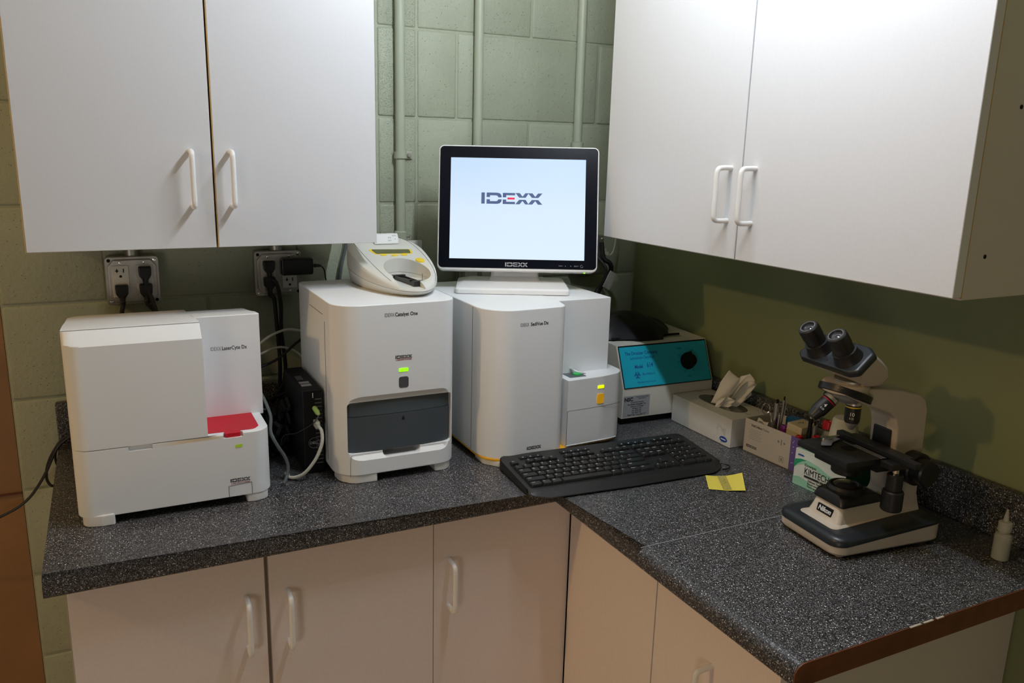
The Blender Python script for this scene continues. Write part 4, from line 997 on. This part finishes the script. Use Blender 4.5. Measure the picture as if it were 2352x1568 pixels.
# ------------------------------------------------------------------ open carton of odds and ends
t = thing('open_carton', 'open white and purple carton filled with tubes and pens', 'box', (-0.078, -0.712, 0.0), 2.2)
W_, D_, CHh = 0.186, 0.092, 0.0755
def wallp(x0, x1, y0, y1, name, m): return G().box(x0, x1, y0, y1, 0.0005, CHh, 0.0004, seg=1).build(name, m, t)
hw = W_ / 2; hd = D_ / 2
fp_ = G().box(-hd, -hd + .0012, -hw + .058, hw, 0.0005, CHh).build('front_wall', 'boxw', t, 0)
G().box(-hd, -hd + .0012, -hw, -hw + .058, 0.0005, CHh).build('front_wall', 'purple', t, 0, label='purple end of the front')
wallp(hd - .0012, hd, -hw, hw, 'back_wall', 'boxw'); wallp(-hd, hd, hw - .0012, hw, 'side_wall', 'boxw'); wallp(-hd, hd, -hw, -hw + .0012, 'side_wall', 'purple')
G().box(-hd, hd, -hw, hw, 0.0003, 0.002).build('carton_floor', 'cardin', t, 0)
SB = lambda y, z: sideL(-hd - .0001, y, z)
logo(0.030, SB(hw - .024, 0.0155), 'ink', None, t)
text('VetCollect', 0.0072, SB(hw - .034, 0.0640), 'ink', t, bold=.015); text('Tubes', 0.0072, SB(hw - .060, 0.0640), 'inkg', t)
g = G()
for i in range(6): g.box(-.013 - .002 * (i % 3), .016 + .004 * (i % 2), -.0004, .0004, 0, .0002, 0, SB(hw - .030, 0.055 - i * .0042))
g.build('small_print', 'silver', t, 0)
g = G()
g.box(-.0010, .0010, -.006, .006, 0, .0003, 0, SB(hw - .104, .052)); g.box(-.010, -.006, -.002, .002, 0, .0003, 0, SB(hw - .104, .052)); g.box(.006, .010, -.002, .002, 0, .0003, 0, SB(hw - .104, .052))
for a, b, c, d2 in ((-.0055, .0055, -.0060, -.0053), (-.0055, .0055, .0053, .0060), (-.0055, -.0048, -.006, .006), (.0048, .0055, -.006, .006), (-.0015, .0015, -.003, .003)): g.box(a, b, c, d2, 0, .0003, 0, SB(hw - .108, .016))
g.build('pictograms', 'inkg', t, 0)
g = G()
rnd = random.Random(5)
for i in range(26):
    yy = -hw + .005 + rnd.random() * .048; zz = .006 + rnd.random() * .064; r_ = .0007 + rnd.random() * .0006; g.prism(circ(r_, 8), 0, .0003, SB(yy, zz))
g.build('dot_pattern', 'inkw', t, 0)
# contents (stand or lie in the carton)
def Cw(x, y, z=0.0): return (-0.078 + x, -0.712 + y, z)
def sciss():
    t = thing('scissors', 'steel surgical scissors standing handles-up in the open carton', 'scissors', Cw(-0.018, 0.046, 0.003), -28)
    for sx in (-1, 1):
        g = G(); ring = [(sx * 0.0155 + 0.0085 * math.cos(a), 0, 0.102 + 0.0115 * math.sin(a)) for a in [2 * PI * i / 20 for i in range(21)]]
        g.tube(ring, 0.0012, 8, 0); g.tube([(sx * .008, 0, .095), (sx * .004, 0, .083), (sx * .001, .001 * sx, .055), (-sx * .003, .001 * sx, .004)], .0016, 6); g.build('scissor_arm', 'chrome', t)
    G().cyl((0, -.003, .052), (0, .003, .052), .0025, n=10).build('pivot', 'chrome', t)
sciss()
def pen(label, x, y, h, m, tilt, rz, r=0.0045, clip=True, cap='blackm', name='pen', cat='pen', group=None):
    t = thing(name, label, cat, Cw(x, y, 0.003), rz, group); t.rotation_euler[0] = math.radians(tilt)
    G().lathe([(0.001, 0), (r * .8, .008), (r, .02), (r, h * .75), (r * .85, h * .78), (r * .85, h)], 14).build('barrel', m, t)
    G().lathe([(r * .45, h), (r * .45, h + .007), (r * .3, h + .008)], 10).build('push_button', cap, t)
    if clip: G().box(-.0012, .0012, -r - .0022, -r - .0010, h * .70, h * .98, .0004).build('clip', m, t)
    return t
pen('thick silver metal pen beside the scissors', -0.018, 0.041, 0.118, 'chrome', 2, 20, 0.0062, False, 'blackm')
pen('slim silver pen behind the thick silver one', -0.006, 0.038, 0.124, 'steel', 3, 40, 0.0036)
pen('black pen with clear barrel end leaning in the open carton', -0.020, -0.058, 0.112, 'black', -3, -60, 0.0050, True, 'cable_w')
pen('slim clear pen just behind the black pen', -0.014, -0.066, 0.098, 'inkg', -4, -50, 0.0045, True, 'blackm')
def vial(x, y, mcap, label, z=0.05, tilt=6, rz=0, r=0.0075, group=None):
    t = thing('sample_tube', label, 'tube', Cw(x, y, 0.003), rz, group); t.rotation_euler[1] = math.radians(tilt)
    G().lathe([(0.002, 0), (r * .75, .004), (r * .75, z)], 14).build('glass_tube', 'clear', t)
    G().lathe([(r * .95, z - .004), (r, z - .002), (r, z + .011), (r * .85, z + .013), (r * .6, z + .0132), (r * .55, z + .011)], 18).build('cap', mcap, t)
vial(-0.030, 0.006, 'purplep', 'purple-capped sample tube in front, beside the small cream box', 0.066)
vial(-0.008, 0.010, 'purplep', 'purple-capped sample tube half hidden behind the front purple one', 0.064, 4)
vial(-0.034, -0.044, 'redp', 'red-capped sample tube lowest at the carton front edge', 0.060, 3)
vial(-0.012, -0.074, 'redp', 'red-capped sample tube behind the microscope stage corner', 0.068, -5, 30, .009)
vial(0.012, -0.068, 'redp', 'rearmost red-capped sample tube in the carton', 0.092, 8, 10, .012)
vial(-0.026, -0.066, 'redp', 'red-capped tube squeezed between the black pen and carton front', 0.058, -8, 0, .008)
t = thing('small_box', 'small cream pill box tucked in the middle of the open carton', 'box', Cw(0.000, -0.018, 0.045), 4)
t.rotation_euler[0] = math.radians(4)
G().box(-0.024, 0.024, -0.019, 0.019, 0, 0.046, 0.001).build('box_body', 'card', t); G().box(-.0245, .0245, -.0195, .0195, 0.030, 0.0315).build('lid_line', 'tape', t, 0)
G().tube([(-0.008, 0.004, .0463), (-0.002, 0.007, .0463), (0.003, 0.001, .0463), (0.009, 0.006, .0463)], .0005, 5, 4).build('pen_mark', 'ink', t)
t = thing('small_box', 'blue plastic box at the back of the open carton', 'box', Cw(0.026, 0.016, 0.040), 6); G().box(-.012, .012, -.022, .022, 0, .047, .002).build('box_body', 'bluep', t)
t = thing('tube_label', 'crumpled pale paper scrap beside the scissors', 'paper', Cw(-0.024, 0.066, 0.050), 20)
G().grid(lambda u, v: ((u - .5) * .02, (v - .5) * .03, .012 * math.sin(u * 5 + v * 3) + .012), 6, 8).build('scrap', 'paper', t)
G().lathe([(.003, 0), (.003, .012), (.001, .014)], 8, T(.001, -.03, 0.012)).build('orange_tip', 'orangep', t, label='orange needle cap')
t = thing('cup', 'pale upside-down cup on the green wipes carton, seen between the microscope objectives', 'cup', (-0.088, -0.846, 0.0757), 0)
g = G(); g.lathe([(0.031, 0), (0.0315, 0.002), (0.030, 0.004), (0.023, 0.060), (0.021, 0.064), (0.018, 0.065)], 28); g.build('cup_body', 'cable_w', t)

# ------------------------------------------------------------------ wipes carton
t = thing('wipes_carton', 'white and green lab wipes carton behind the microscope base', 'box', (-0.113, -0.860, 0.0), 2.5)
G().box(-0.0495, 0.0495, -0.0595, 0.0595, 0.0005, 0.0750, 0.0008).build('carton', 'kimw', t)
hd, hw = 0.0495, 0.0595
SK = lambda y, z: sideL(-hd - .0001, y, z)
def swoosh(pts, m, name='swoosh', lift=0.0): G().poly([(a, b) for a, b in pts], SK(0, 0) @ T(0, 0, lift), .0002).build(name, m, t, 0)
swoosh([(-.0595, .0005), (-.0595, .0165), (-.045, .0195), (-.025, .0165), (-.010, .008), (.0, .0005)], 'kimg2')
swoosh([(-.0595, .036), (-.0595, .050), (-.045, .056), (-.025, .058), (-.0, .054), (.02, .046), (.0595, .040), (.0595, .028), (.02, .034), (-.01, .047), (-.03, .049), (-.045, .045)], 'kimg2')
swoosh([(-.0595, .034), (-.0595, .052), (-.045, .0565), (-.030, .0575), (-.042, .052), (-.052, .044)], 'kimg', lift=.0002)
G().box(-hd, hd, hw * -1 - .0006, -hw - .0001, 0.001, 0.0745).build('side_panel', 'kimdk', t, 0, label='dark green side panel')
G().box(-hd + .003, hd - .003, -hw + .003, hw - .003, 0.0749, 0.0755).build('top_panel', 'kimg2', t, 0, label='light green top')
text('Kimwipes', 0.0085, SK(.0205, 0.0478) @ T(0, 0, .0004), 'kimdk', t, w=.0270)
text('KIMTECH', 0.0190, SK(.0045, 0.0350) @ T(0, 0, .0004), 'ink', t, w=.0570)
G().box(-.0330, .0000, -.0020, .0020, 0, .0003, 0, SK(.0, .0248) @ T(0, 0, .0003)).build('rule_bar', 'ink', t, 0)
text('SCIENCE', 0.0058, SK(-.0105, 0.0242) @ T(0, 0, .0004), 'ink', t, bold=.03)
G().box(-.006, .006, -.0012, .0012, 0, .0003, 0, SK(-.0300, .0250) @ T(0, 0, .0003)).build('rule_bar', 'ink', t, 0)
for i, s in enumerate(('Delicate Task Wipers', 'Essuie-tout pour taches delicates', 'Panos para tareas delicadas')):
    text(s, .0054, SK(.0235, .0180 - i * .0056) @ T(0, 0, .0004), 'ink', t, align='LEFT')
g = G(); g.poly([(-.008, 0), (.008, 0), (.006, .003), (-.006, .003)], SK(.045, .0625) @ T(0, 0, .0003)); g.build('badge', 'inkb', t, 0, label='small blue badge')

# ------------------------------------------------------------------ sticky note
t = thing('sticky_note', 'yellow sticky note lying on the worktop in front of the keyboard', 'note', (-0.2955, -0.7555, 0.0006), 0)
A_ = Vector((-.3055, -.7076, 0)); B_ = Vector((-.3458, -.7659, 0)); C_ = Vector((-.2880, -.8040, 0)); D2_ = Vector((-.2410, -.7420, 0)); cc = Vector((-0.2955, -0.7555, 0))
def note(u, v, lift=0):
    p = A_.lerp(D2_, u).lerp(B_.lerp(C_, u), v) - cc
    return (p.x, p.y, .0005 + lift + .0035 * abs(u - .5) * 2 * (u > .5) + .003 * (1 - v) * (u - .3) ** 2 * 4 + .004 * max(0, v - .75) * (1 - u))
G().grid(note, 14, 10).build('note_sheet', 'sticky', t, 60)
G().grid(lambda u, v: note(.32 + .24 * u + .08 * v, v * .96 + .0, .0006), 6, 10).build('tape_strip', 'tape', t, 60)
g = G(); pr = [note(.46 + .05 * math.sin(i * 1.3) + .006 * i, .25 + .035 * i, .0012) for i in range(10)]; g.tube(pr, .0005, 5, 4); g.build('pencil_mark', 'tape', t)

# ------------------------------------------------------------------ dropper bottle
t = thing('dropper_bottle', 'small frosted dropper bottle of pale liquid by the right backsplash', 'bottle', (-0.087, -1.174, 0.0))
G().lathe([(0.0105, 0), (0.0128, 0.002), (0.0128, 0.040), (0.0115, 0.0445), (0.0075, 0.047), (0.0075, 0.05)], 28).build('bottle_body', 'plas', t)
G().lathe([(0.0118, 0.001), (0.0118, 0.032)], 24).build('liquid', 'liquid', t)
g = G(); g.lathe([(0.0095, 0.0495), (0.0100, 0.0505), (0.0100, 0.064), (0.0085, 0.066), (0.0045, 0.067)], 28)
g.build('cap', 'plas', t)
G().lathe([(0.0045, 0.0665), (0.0035, 0.075), (0.0022, 0.083), (0.0018, 0.087)], 16).build('nozzle', 'plas', t)

# ------------------------------------------------------------------ small PC standing on edge
t = thing('mini_computer', 'small black computer standing on edge beside the middle analyzer', 'computer', (-1.0265, -0.388, 0.0), 0)
G().box(-0.0195, 0.0195, 0.004, 0.182, 0, 0.173, 0.002).build('case', 'blackm', t)
G().box(-0.0195, 0.0195, 0.0, 0.006, 0.001, 0.172, 0.0015).build('front_bezel', 'black', t)
g = G()
for i in range(18): g.box(0.004, 0.017, -0.0004, 0.0002, 0.02 + i * .0078, 0.0222 + i * .0078)
g.build('vent_slots', 'seam', t, 0)
for i, (a, b, m_) in enumerate(((0.030, 0.045, 'silver'), (0.050, 0.064, 'silver'))): G().box(-0.014, 0.006, a, b, 0.1728, 0.1734).build('sticker', m_, t, 0, label='small grey sticker')
g = G()
for i in range(4): g.box(-0.012 + i * .0035, -0.0105 + i * .0035, 0.08, 0.11, 0.1729, 0.1732)
g.build('small_print', 'inkg', t, 0)
G().box(-0.0008, 0.0008, -0.0003, 0.001, 0.157, 0.167).build('power_light', 'inkw', t, 0)
g = G(); ring = [(0.0105 * math.cos(a), -0.0003, 0.064 + 0.0105 * math.sin(a)) for a in [2 * PI * i / 28 for i in range(29)]]; g.tube(ring, .0003, 4, 0); g.build('badge_ring', 'silver', t)
text('DELL', .0075, front(0, -0.0001, 0.064), 'silver', t, bold=.02)
u_ = thing('audio_plug', 'lime green audio plug in the front of the black mini computer', 'plug', (-1.024, -0.389, 0.1365))
G().axlathe((0, 0, 0), (0.003, -0.024, -0.008), [(.005, 0), (.005, .016), (.0038, .021), (.002, .025)], 14).build('plug_body', mat('lime_plastic', (0.42, 0.60, 0.16), 0.4), u_)
G().tube([(0.003, -0.024, -0.008), (-0.01, -0.032, -0.02), (-0.04, -0.02, -0.04), (-0.06, 0.02, -0.06), (-0.06, 0.06, -0.13)], .0009, 6).build('cord', 'cable_b', u_)
u_ = thing('usb_cable', 'cream cable curving from the mini computer front down to the worktop', 'cable', (-1.023, -0.389, 0.1065))
G().box(-.0045, .0045, -.022, 0, -.007, .007, .0015, R(0, 'X')).build('plug_body', 'cable_w', u_); G().box(-.0035, .0035, -.026, -.021, -.005, .005, .001).build('plug_collar', 'cable_w', u_)
G().tube([(0, -.025, 0), (.0035, -.036, -.008), (.001, -.044, -.030), (-.012, -.044, -.060), (-.032, -.036, -.088), (-.048, -.022, -.100), (-.058, -.012, -.1015), (-.0605, -.012, -.096), (-.061, .0, -.098)], .0034, 10).build('cord', 'cable_w', u_)
tag(G().tube([(-1.118, -0.28, 0.165), (-1.112, -0.33, 0.152), (-1.106, -0.37, 0.125), (-1.110, -0.39, 0.098), (-1.100, -0.40, 0.072), (-1.088, -0.40, 0.050), (-1.082, -0.402, 0.028), (-1.087, -0.408, 0.008), (-1.098, -0.43, 0.0045)], 0.0034, 8).build('cable', 'cable_g'), 'dark grey cable dropping from the red-lidded analyzer side to the worktop', 'cable')
tag(G().tube([(-1.13, -0.10, 0.17), (-1.09, -0.10, 0.195), (-1.06, -0.10, 0.218), (-1.0336, -0.10, 0.2297), (-1.01, -0.10, 0.234), (-0.985, -0.11, 0.231)], 0.0030, 8).build('cable', 'cable_w'), 'upper cream cable arching between the left and middle analyzers', 'cable')
tag(G().tube([(-1.12, -0.10, 0.165), (-1.074, -0.10, 0.183), (-1.050, -0.10, 0.192), (-1.0254, -0.10, 0.1937), (-1.00, -0.10, 0.183), (-0.985, -0.11, 0.170)], 0.0026, 8).build('cable', 'cable_w'), 'lower cream cable arching between the left and middle analyzers', 'cable')
tag(G().tube([(-1.12, -0.13, 0.150), (-1.05, -0.13, 0.172), (-1.00, -0.12, 0.205), (-0.985, -0.12, 0.215)], 0.0030, 8).build('cable', 'cable_b'), 'black cable crossing behind the cream cables between the analyzers', 'cable')
hp = thing('cable_heap', 'dark tangle of black power cords behind the mini computer', 'cables', (-1.065, -0.20, 0.0))
rnd = random.Random(11)
for k in range(26):
    pts = []
    x, y, z = rnd.uniform(-.04, .035), rnd.uniform(-.05, .08), rnd.uniform(.004, .02)
    for i in range(9):
        pts.append((max(-.048, min(.048, x)), max(-.10, min(.12, y)), max(.006, min(.20, z))))
        x += rnd.uniform(-.035, .035); y += rnd.uniform(-.05, .05); z += rnd.uniform(-.03, .04)
    if max(p[0] for p in pts) > .0: pts = [(min(p[0], .047 if p[1] > .03 else .012), p[1], p[2]) for p in pts]
    G().tube(pts, 0.0046, 7, 5).build('cord', 'cable_b', hp)
o = G().box(-.03, .012, -.05, .05, .0005, .045, .006).build('power_brick', 'blackm', hp, label='black power brick')
t = thing('cable', 'black cable trailing off the left worktop end past the block wall', 'cable', (-1.4795, -0.06, 0.02))
G().tube([(0.05, 0.0, 0.03), (0.0, 0, 0.001), (-0.020, -0.002, -0.020), (-0.0475, 0, -0.0745), (-0.084, 0, -0.1225), (-0.135, 0, -0.150), (-0.22, 0.0, -0.175), (-0.34, 0.02, -0.19)], 0.0030, 8).build('cord', 'cable_b', t)
t = thing('cable', 'black cable hanging in a loop over the left worktop end', 'cable', (-1.4795, -0.05, 0.02))
G().tube([(0.05, 0.0, 0.018), (0.0, 0, 0.004), (-0.022, 0, -0.020), (-0.038, 0, -0.052), (-0.043, 0, -0.082), (-0.036, 0, -0.100), (-0.024, 0, -0.100)], 0.0030, 8).build('cord', 'cable_b', t)
t = thing('cable', 'thin black cable loop nearest the backsplash at the left worktop end', 'cable', (-1.4795, -0.035, 0.02))
G().tube([(0.05, 0.0, 0.012), (0.0, 0, 0.0), (-0.018, 0, -0.022), (-0.024, 0, -0.045), (-0.020, 0, -0.07)], 0.0026, 8).build('cord', 'cable_b', t)

# ------------------------------------------------------------------ microscope (local: x = back, y = left-in-view/far, z up)
t = thing('microscope', 'cream and black binocular microscope standing on the right worktop leg', 'microscope', (-0.340, -1.002, 0), math.degrees(math.atan2(-.1, .995)))
def sec(x0, x1, hw, z, r=.02, seg=6): return [(x, y, z) for x, y in rrect(x0, x1, -hw, hw, r, seg)]
def secz(x0, x1, hw, zf, r, seg=6, hw2=None):
    return [(x, y, zf(x)) for x, y in rpoly([(x0, -hw), (x1, -(hw2 or hw)), (x1, (hw2 or hw)), (x0, hw)], r, seg)]
b0 = secz(0.003, 0.222, .070, lambda x: .006, .020); b1 = secz(0.0, 0.225, .0735, lambda x: .010, .022)
zt = lambda x: .0215 + .075 * x
b2 = secz(-0.0005, 0.2255, .0745, zt, .023)
b2b = secz(0.0, 0.225, .074, lambda x: zt(x) + .0005, .023)
G().loft([b0, b1, b2, b2b]).build('base', 'beige', t)
zc = lambda x: .036 + .022 * x
G().loft([secz(-.0008, .2258, .0748, lambda x: zt(x) + .0002, .023), secz(-.001, .226, .075, lambda x: min(zc(x), zt(x) + .009), .023), secz(.004, .222, .070, lambda x: max(zc(x), zt(x) + .0012) + .003 * 0, .020), secz(.012, .215, .062, lambda x: max(zc(x) + .0025, zt(x) + .002), .018)]).build('base_cover', 'navy', t, 60, label='blue-black base cover')
for x_, y_ in ((.022, .055), (.022, -.055), (.20, .055), (.20, -.055)): G().cyl((x_, y_, 0), (x_, y_, .0075), .007, n=14).build('foot', 'beige', t)
# lamp pedestal
def pe(x0, x1, hw, z, r=.008): return [(x, y, z) for x, y in rpoly([(x0, -hw), (x1, -hw * .8), (x1, hw * .8), (x0, hw)], [r, .002, .002, r], 5)]
ped = G().loft([pe(.016, .215, .044, .037, .010), pe(.018, .215, .043, .0395, .010), pe(.030, .215, .037, .042), pe(.036, .212, .0335, .056), pe(.041, .21, .031, .0705)]).build('lamp_pedestal', 'beige', t)
pf = basis((.0355, -.001, .0555), (0, -1, 0), (.22, 0, 1))
G().prism(rrect(-.017, .017, -.0068, .0068, .0008), -.002, .0016, pf @ T(0, -.0010, 0)).build('name_plate', 'blackm', t, label='black name plate')
text('Nikon', .0115, pf @ T(0, -.0010, .0018), 'inkw', t, bold=.03, shear=.25)
G().loft([pe(.038, .142, .034, .069, .006), pe(.037, .142, .035, .072, .006), pe(.040, .122, .033, .083, .01), pe(.044, .112, .030, .0865, .012)]).build('filter_holder', 'scope', t)
G().lathe([(.030, .083), (.0305, .091), (.027, .096), (.024, .0965), (.022, .093), (.021, .0935)], 32, T(.074, 0, 0)).build('lamp_collar', 'scope', t)
G().lathe([(.0215, .090), (.0205, .096), (.014, .0995), (.004, .1005)], 28, T(.074, 0, 0)).build('field_lens', 'glass', t)
# limb: side profile extruded in y
limb = [(.140, .040), (.206, .040), (.206, .060), (.205, .12), (.2035, .19), (.2025, .225), (.196, .243), (.180, .2540), (.140, .2640), (.1, .270), (.035, .2755), (.022, .2755), (.022, .2650), (.06, .2480), (.120, .2260), (.133, .2160), (.1395, .196), (.142, .150), (.150, .120), (.155, .08), (.145, .062)]
g = G(); g.prism(rpoly(limb, [0, .004, .01, .02, .02, .016, .012, .012, .02, .03, .006, .004, .004, .01, .01, .012, .02, .02, .02, .02, .01], 3), -.0285, .0285, basis((0, 0, 0), (1, 0, 0), (0, 0, 1)), .006, 3, 'caps'); g.build('arm', 'beige', t)
G().box(.1365, .150, -.0185, .0185, .118, .192, .002).build('slide_rail', 'scope', t)
# binocular head
pc = Vector((.0160, 0, .3235)); pu = Vector((0, -1, 0)); pv = Vector((.79, 0, .613)).normalized()
HP = basis(pc, pu, pv)
pan = rpoly([(-.068, -.014), (-.054, -.0235), (.052, -.0235), (.066, -.015), (.062, .027), (.046, .036), (-.044, .036), (-.058, .030)], [.006, .008, .008, .006, .008, .01, .01, .008], 4)
def hp(k, w, dx=0, dy=0): return [tuple(HP @ Vector((x * k + dx, y * k + dy, w))) for x, y in pan]
G().loft([hp(.95, -.010), hp(1.0, -.008), hp(1.0, -.001), hp(.965, .0022), hp(.90, .0035)]).build('head_cover', 'navy', t, 60, label='blue-black head cover')
def blend(a, b, s): return [tuple(Vector(p).lerp(Vector(q), s)) for p, q in zip(a, b)]
NP = len(pan)
# neck ring with matching angular order
pa = [math.atan2(y - .004, x) for x, y in pan]
neck = [(.070 + .040 * math.sin(a), -.040 * math.cos(a), .2815) for a in pa]
r0 = hp(.975, -.009)
def bulge(ring, s): return [(p[0] + s * (.020 if p[0] > .05 else 0.0), p[1], p[2]) for p in ring]
G().loft([r0, bulge(blend(r0, neck, .25), .55), bulge(blend(r0, neck, .5), .9), bulge(blend(r0, neck, .75), .8), blend(r0, neck, 1.0), [(p[0] * .97 + .002, p[1] * .93, .2790) for p in neck]]).build('head_body', 'beige', t, 60)
G().lathe([(.033, -.001), (.0365, .001), (.0365, .012), (.034, .0150), (.022, .0155)], 36, T(.047, 0, .2640)).build('head_mount', 'beige', t)
G().lathe([(.029, 0), (.029, .005)], 28, T(.060, 0, .2780)).build('dovetail', 'steel', t)
ed = HP.to_3x3() @ Vector((0, 0, 1))
for sy in (-1, 1):
    p0 = HP @ Vector((sy * .031, .002, .001))
    ep = G().axlathe(p0, p0 + ed, [(.024, 0), (.0215, .006), (.0195, .012), (.0190, .020), (.0160, .0205), (.0160, .030), (.0168, .032), (.0168, .047), (.0160, .052), (.0145, .0535), (.0105, .0535), (.0085, .0505), (.002, .0500)], 28).build('eyepiece', 'scope', t)
    G().axlathe(p0 + ed * .0502, p0 + ed * .052, [(.0085, 0), (.006, .0014), (.001, .0018)], 20).build('eye_lens', 'glass', ep)
    G().tube([tuple(p0 + ed * .0536 + (HP.to_3x3() @ Vector((math.cos(a_), math.sin(a_), 0))) * .0115) for a_ in [2 * PI * i / 28 for i in range(29)]], .0005, 6, 0).build('eye_ring', 'inkg', ep)
for sx, sy in ((-.042, .012), (.040, .014), (.0, -.014)):
    q = HP @ Vector((sx, sy, .0032)); G().axlathe(q, q + ed, [(.0015, 0), (.001, .0012)], 8).build('screw', 'blackm', t)
# nosepiece and objectives
nd = Vector((-.40, -.09, -1)).normalized(); npos = Vector((.051, 0.002, .2640))
G().axlathe(npos, npos + nd, [(.038, -.001), (.0425, 0), (.0425, .0100), (.041, .0112), (.026, .012)], 40).build('nosepiece', 'scope', t)
G().axlathe(npos + nd * .012, npos + nd * .02, [(.026, 0), (.022, .006), (.008, .010)], 28).build('nosepiece_hub', 'inkg', t)
def objective(p, d, L, ringm, label, txt, tip):
    p = Vector(p); d = Vector(d).normalized()
    o = G().axlathe(p, p + d, [(.0118, .006), (.0125, .0065), (.0125, L * .66), (.0112, L * .74)], 24).build('objective', 'scope', t, label=label)
    G().axlathe(p, p + d, [(.0118, 0), (.0122, .0005), (.0122, .0062), (.0115, .0065)], 30).build('knurled_ring', 'satin', o)
    G().axlathe(p, p + d, [(.01255, .0085), (.01275, .0088), (.01275, .0102), (.01255, .0105)], 24).build('colour_band', ringm, o)
    G().axlathe(p, p + d, [(.0112, L * .72), (.0108, L * .76), (tip, L * .97), (tip * .9, L)], 24).build('nose_cone', 'satin' if tip < .006 else 'scope', o)
    w = Vector((-.75, -.66, 0)); w = (w - d * w.dot(d)).normalized()
    u = (-d).cross(w).normalized()
    bx = basis(p + d * (L * .42) + w * .0127, u, -d)
    text(txt, .0085, bx, 'inkw', o, bold=.01)
    text('0.25', .0042, bx @ T(0, -.007, -.0003), 'inkw', o)
    return o
objective((.069, 0, .2440), (0, 0, -1), .050, 'yellow', 'ten-power objective with yellow band', '10', .0040)
objective((.030, .007, .2510), (-.66, .14, -.66), .047, 'redp', 'four-power objective with red band', '4', .0085)
objective((.062, .032, .2520), (-.05, .75, -.75), .030, 'bluep', 'short objective on the far side', '40', .0060)
# stage
G().box(.016, .140, -.054, .060, .1500, .1605, .0012).build('stage', 'scope', t)
G().lathe([(.013, 0), (.012, -.0006)], 24, T(.070, 0, .1606)).build('stage_opening', 'blackm', t)
G().box(.030, .115, -.042, .034, .136, .1502, .003).build('stage_bracket', 'scope', t)
G().box(.112, .168, -.024, .024, .120, .1516, .003).build('stage_arm', 'scope', t)
G().lathe([(.022, .118), (.024, .120), (.024, .136), (.020, .1385)], 28, T(.070, 0, 0)).build('condenser', 'scope', t)
sh = G(); sh.box(.098, .112, -.110, .060, .1606, .170, .0015); sh.box(.112, .128, -.080, .045, .1606, .167, .0015); sh.build('slide_carriage', 'scope', t)
G().tube([(.094, .050, .163), (.078, .046, .163), (.060, .043, .163), (.052, .040, .163)], .0024, 6).build('slide_clip', 'chrome', t)
G().poly(rpoly([(.030, .020), (.046, .036), (.080, .048), (.086, .036), (.060, .026), (.046, .014)], .003, 3), T(0, 0, .1625), .001).build('slide_finger', 'inkg', t, label='grey slide finger')
G().lathe([(.009, 0), (.0095, .002), (.007, .0035), (.002, .004)], 20, T(.062, .044, .1637)).build('clip_screw', 'chrome', t)
for k in range(3): G().box(.086 + k * .004, .0872 + k * .004, -.055, .01 + .02 * (k == 0), .1606, .1611).build('scale_line', 'inkg', t, 0)
# coaxial stage drive, hanging
G().cyl((.100, -.073, .160), (.100, -.073, .138), .0055, n=14).build('drive_shaft', 'chrome', t)
G().box(.080, .118, -.084, -.058, .150, .161, .002).build('drive_bracket', 'scope', t)
G().lathe([(.0115, .112), (.0125, .114), (.0125, .138), (.011, .140)], 24, T(.100, -.073, 0)).build('drive_knob', 'scope', t)
G().lathe([(.0150, .078), (.0165, .080), (.0165, .110), (.015, .112)], 28, T(.100, -.073, 0)).build('drive_knob', 'scope', t)
# focus knobs on the limb side
for sy in (-1, 1):
    G().axlathe((.178, sy * .028, .128), (.178, sy * .03, .128), [(.024, 0), (.0285, .002), (.0285, .020), (.026, .0225)], 36).build('coarse_focus_knob', 'scope', t)
    G().axlathe((.178, sy * .050, .128), (.178, sy * .052, .128), [(.022, 0), (.0225, .002), (.0225, .018), (.020, .021)], 30).build('fine_focus_knob', 'scope', t)
G().poly(circ(.012, 20, 0, 0, .008), T(.150, -.004, .0712), .0004).build('stain', 'tape', t, 0, label='amber stain on the pedestal')
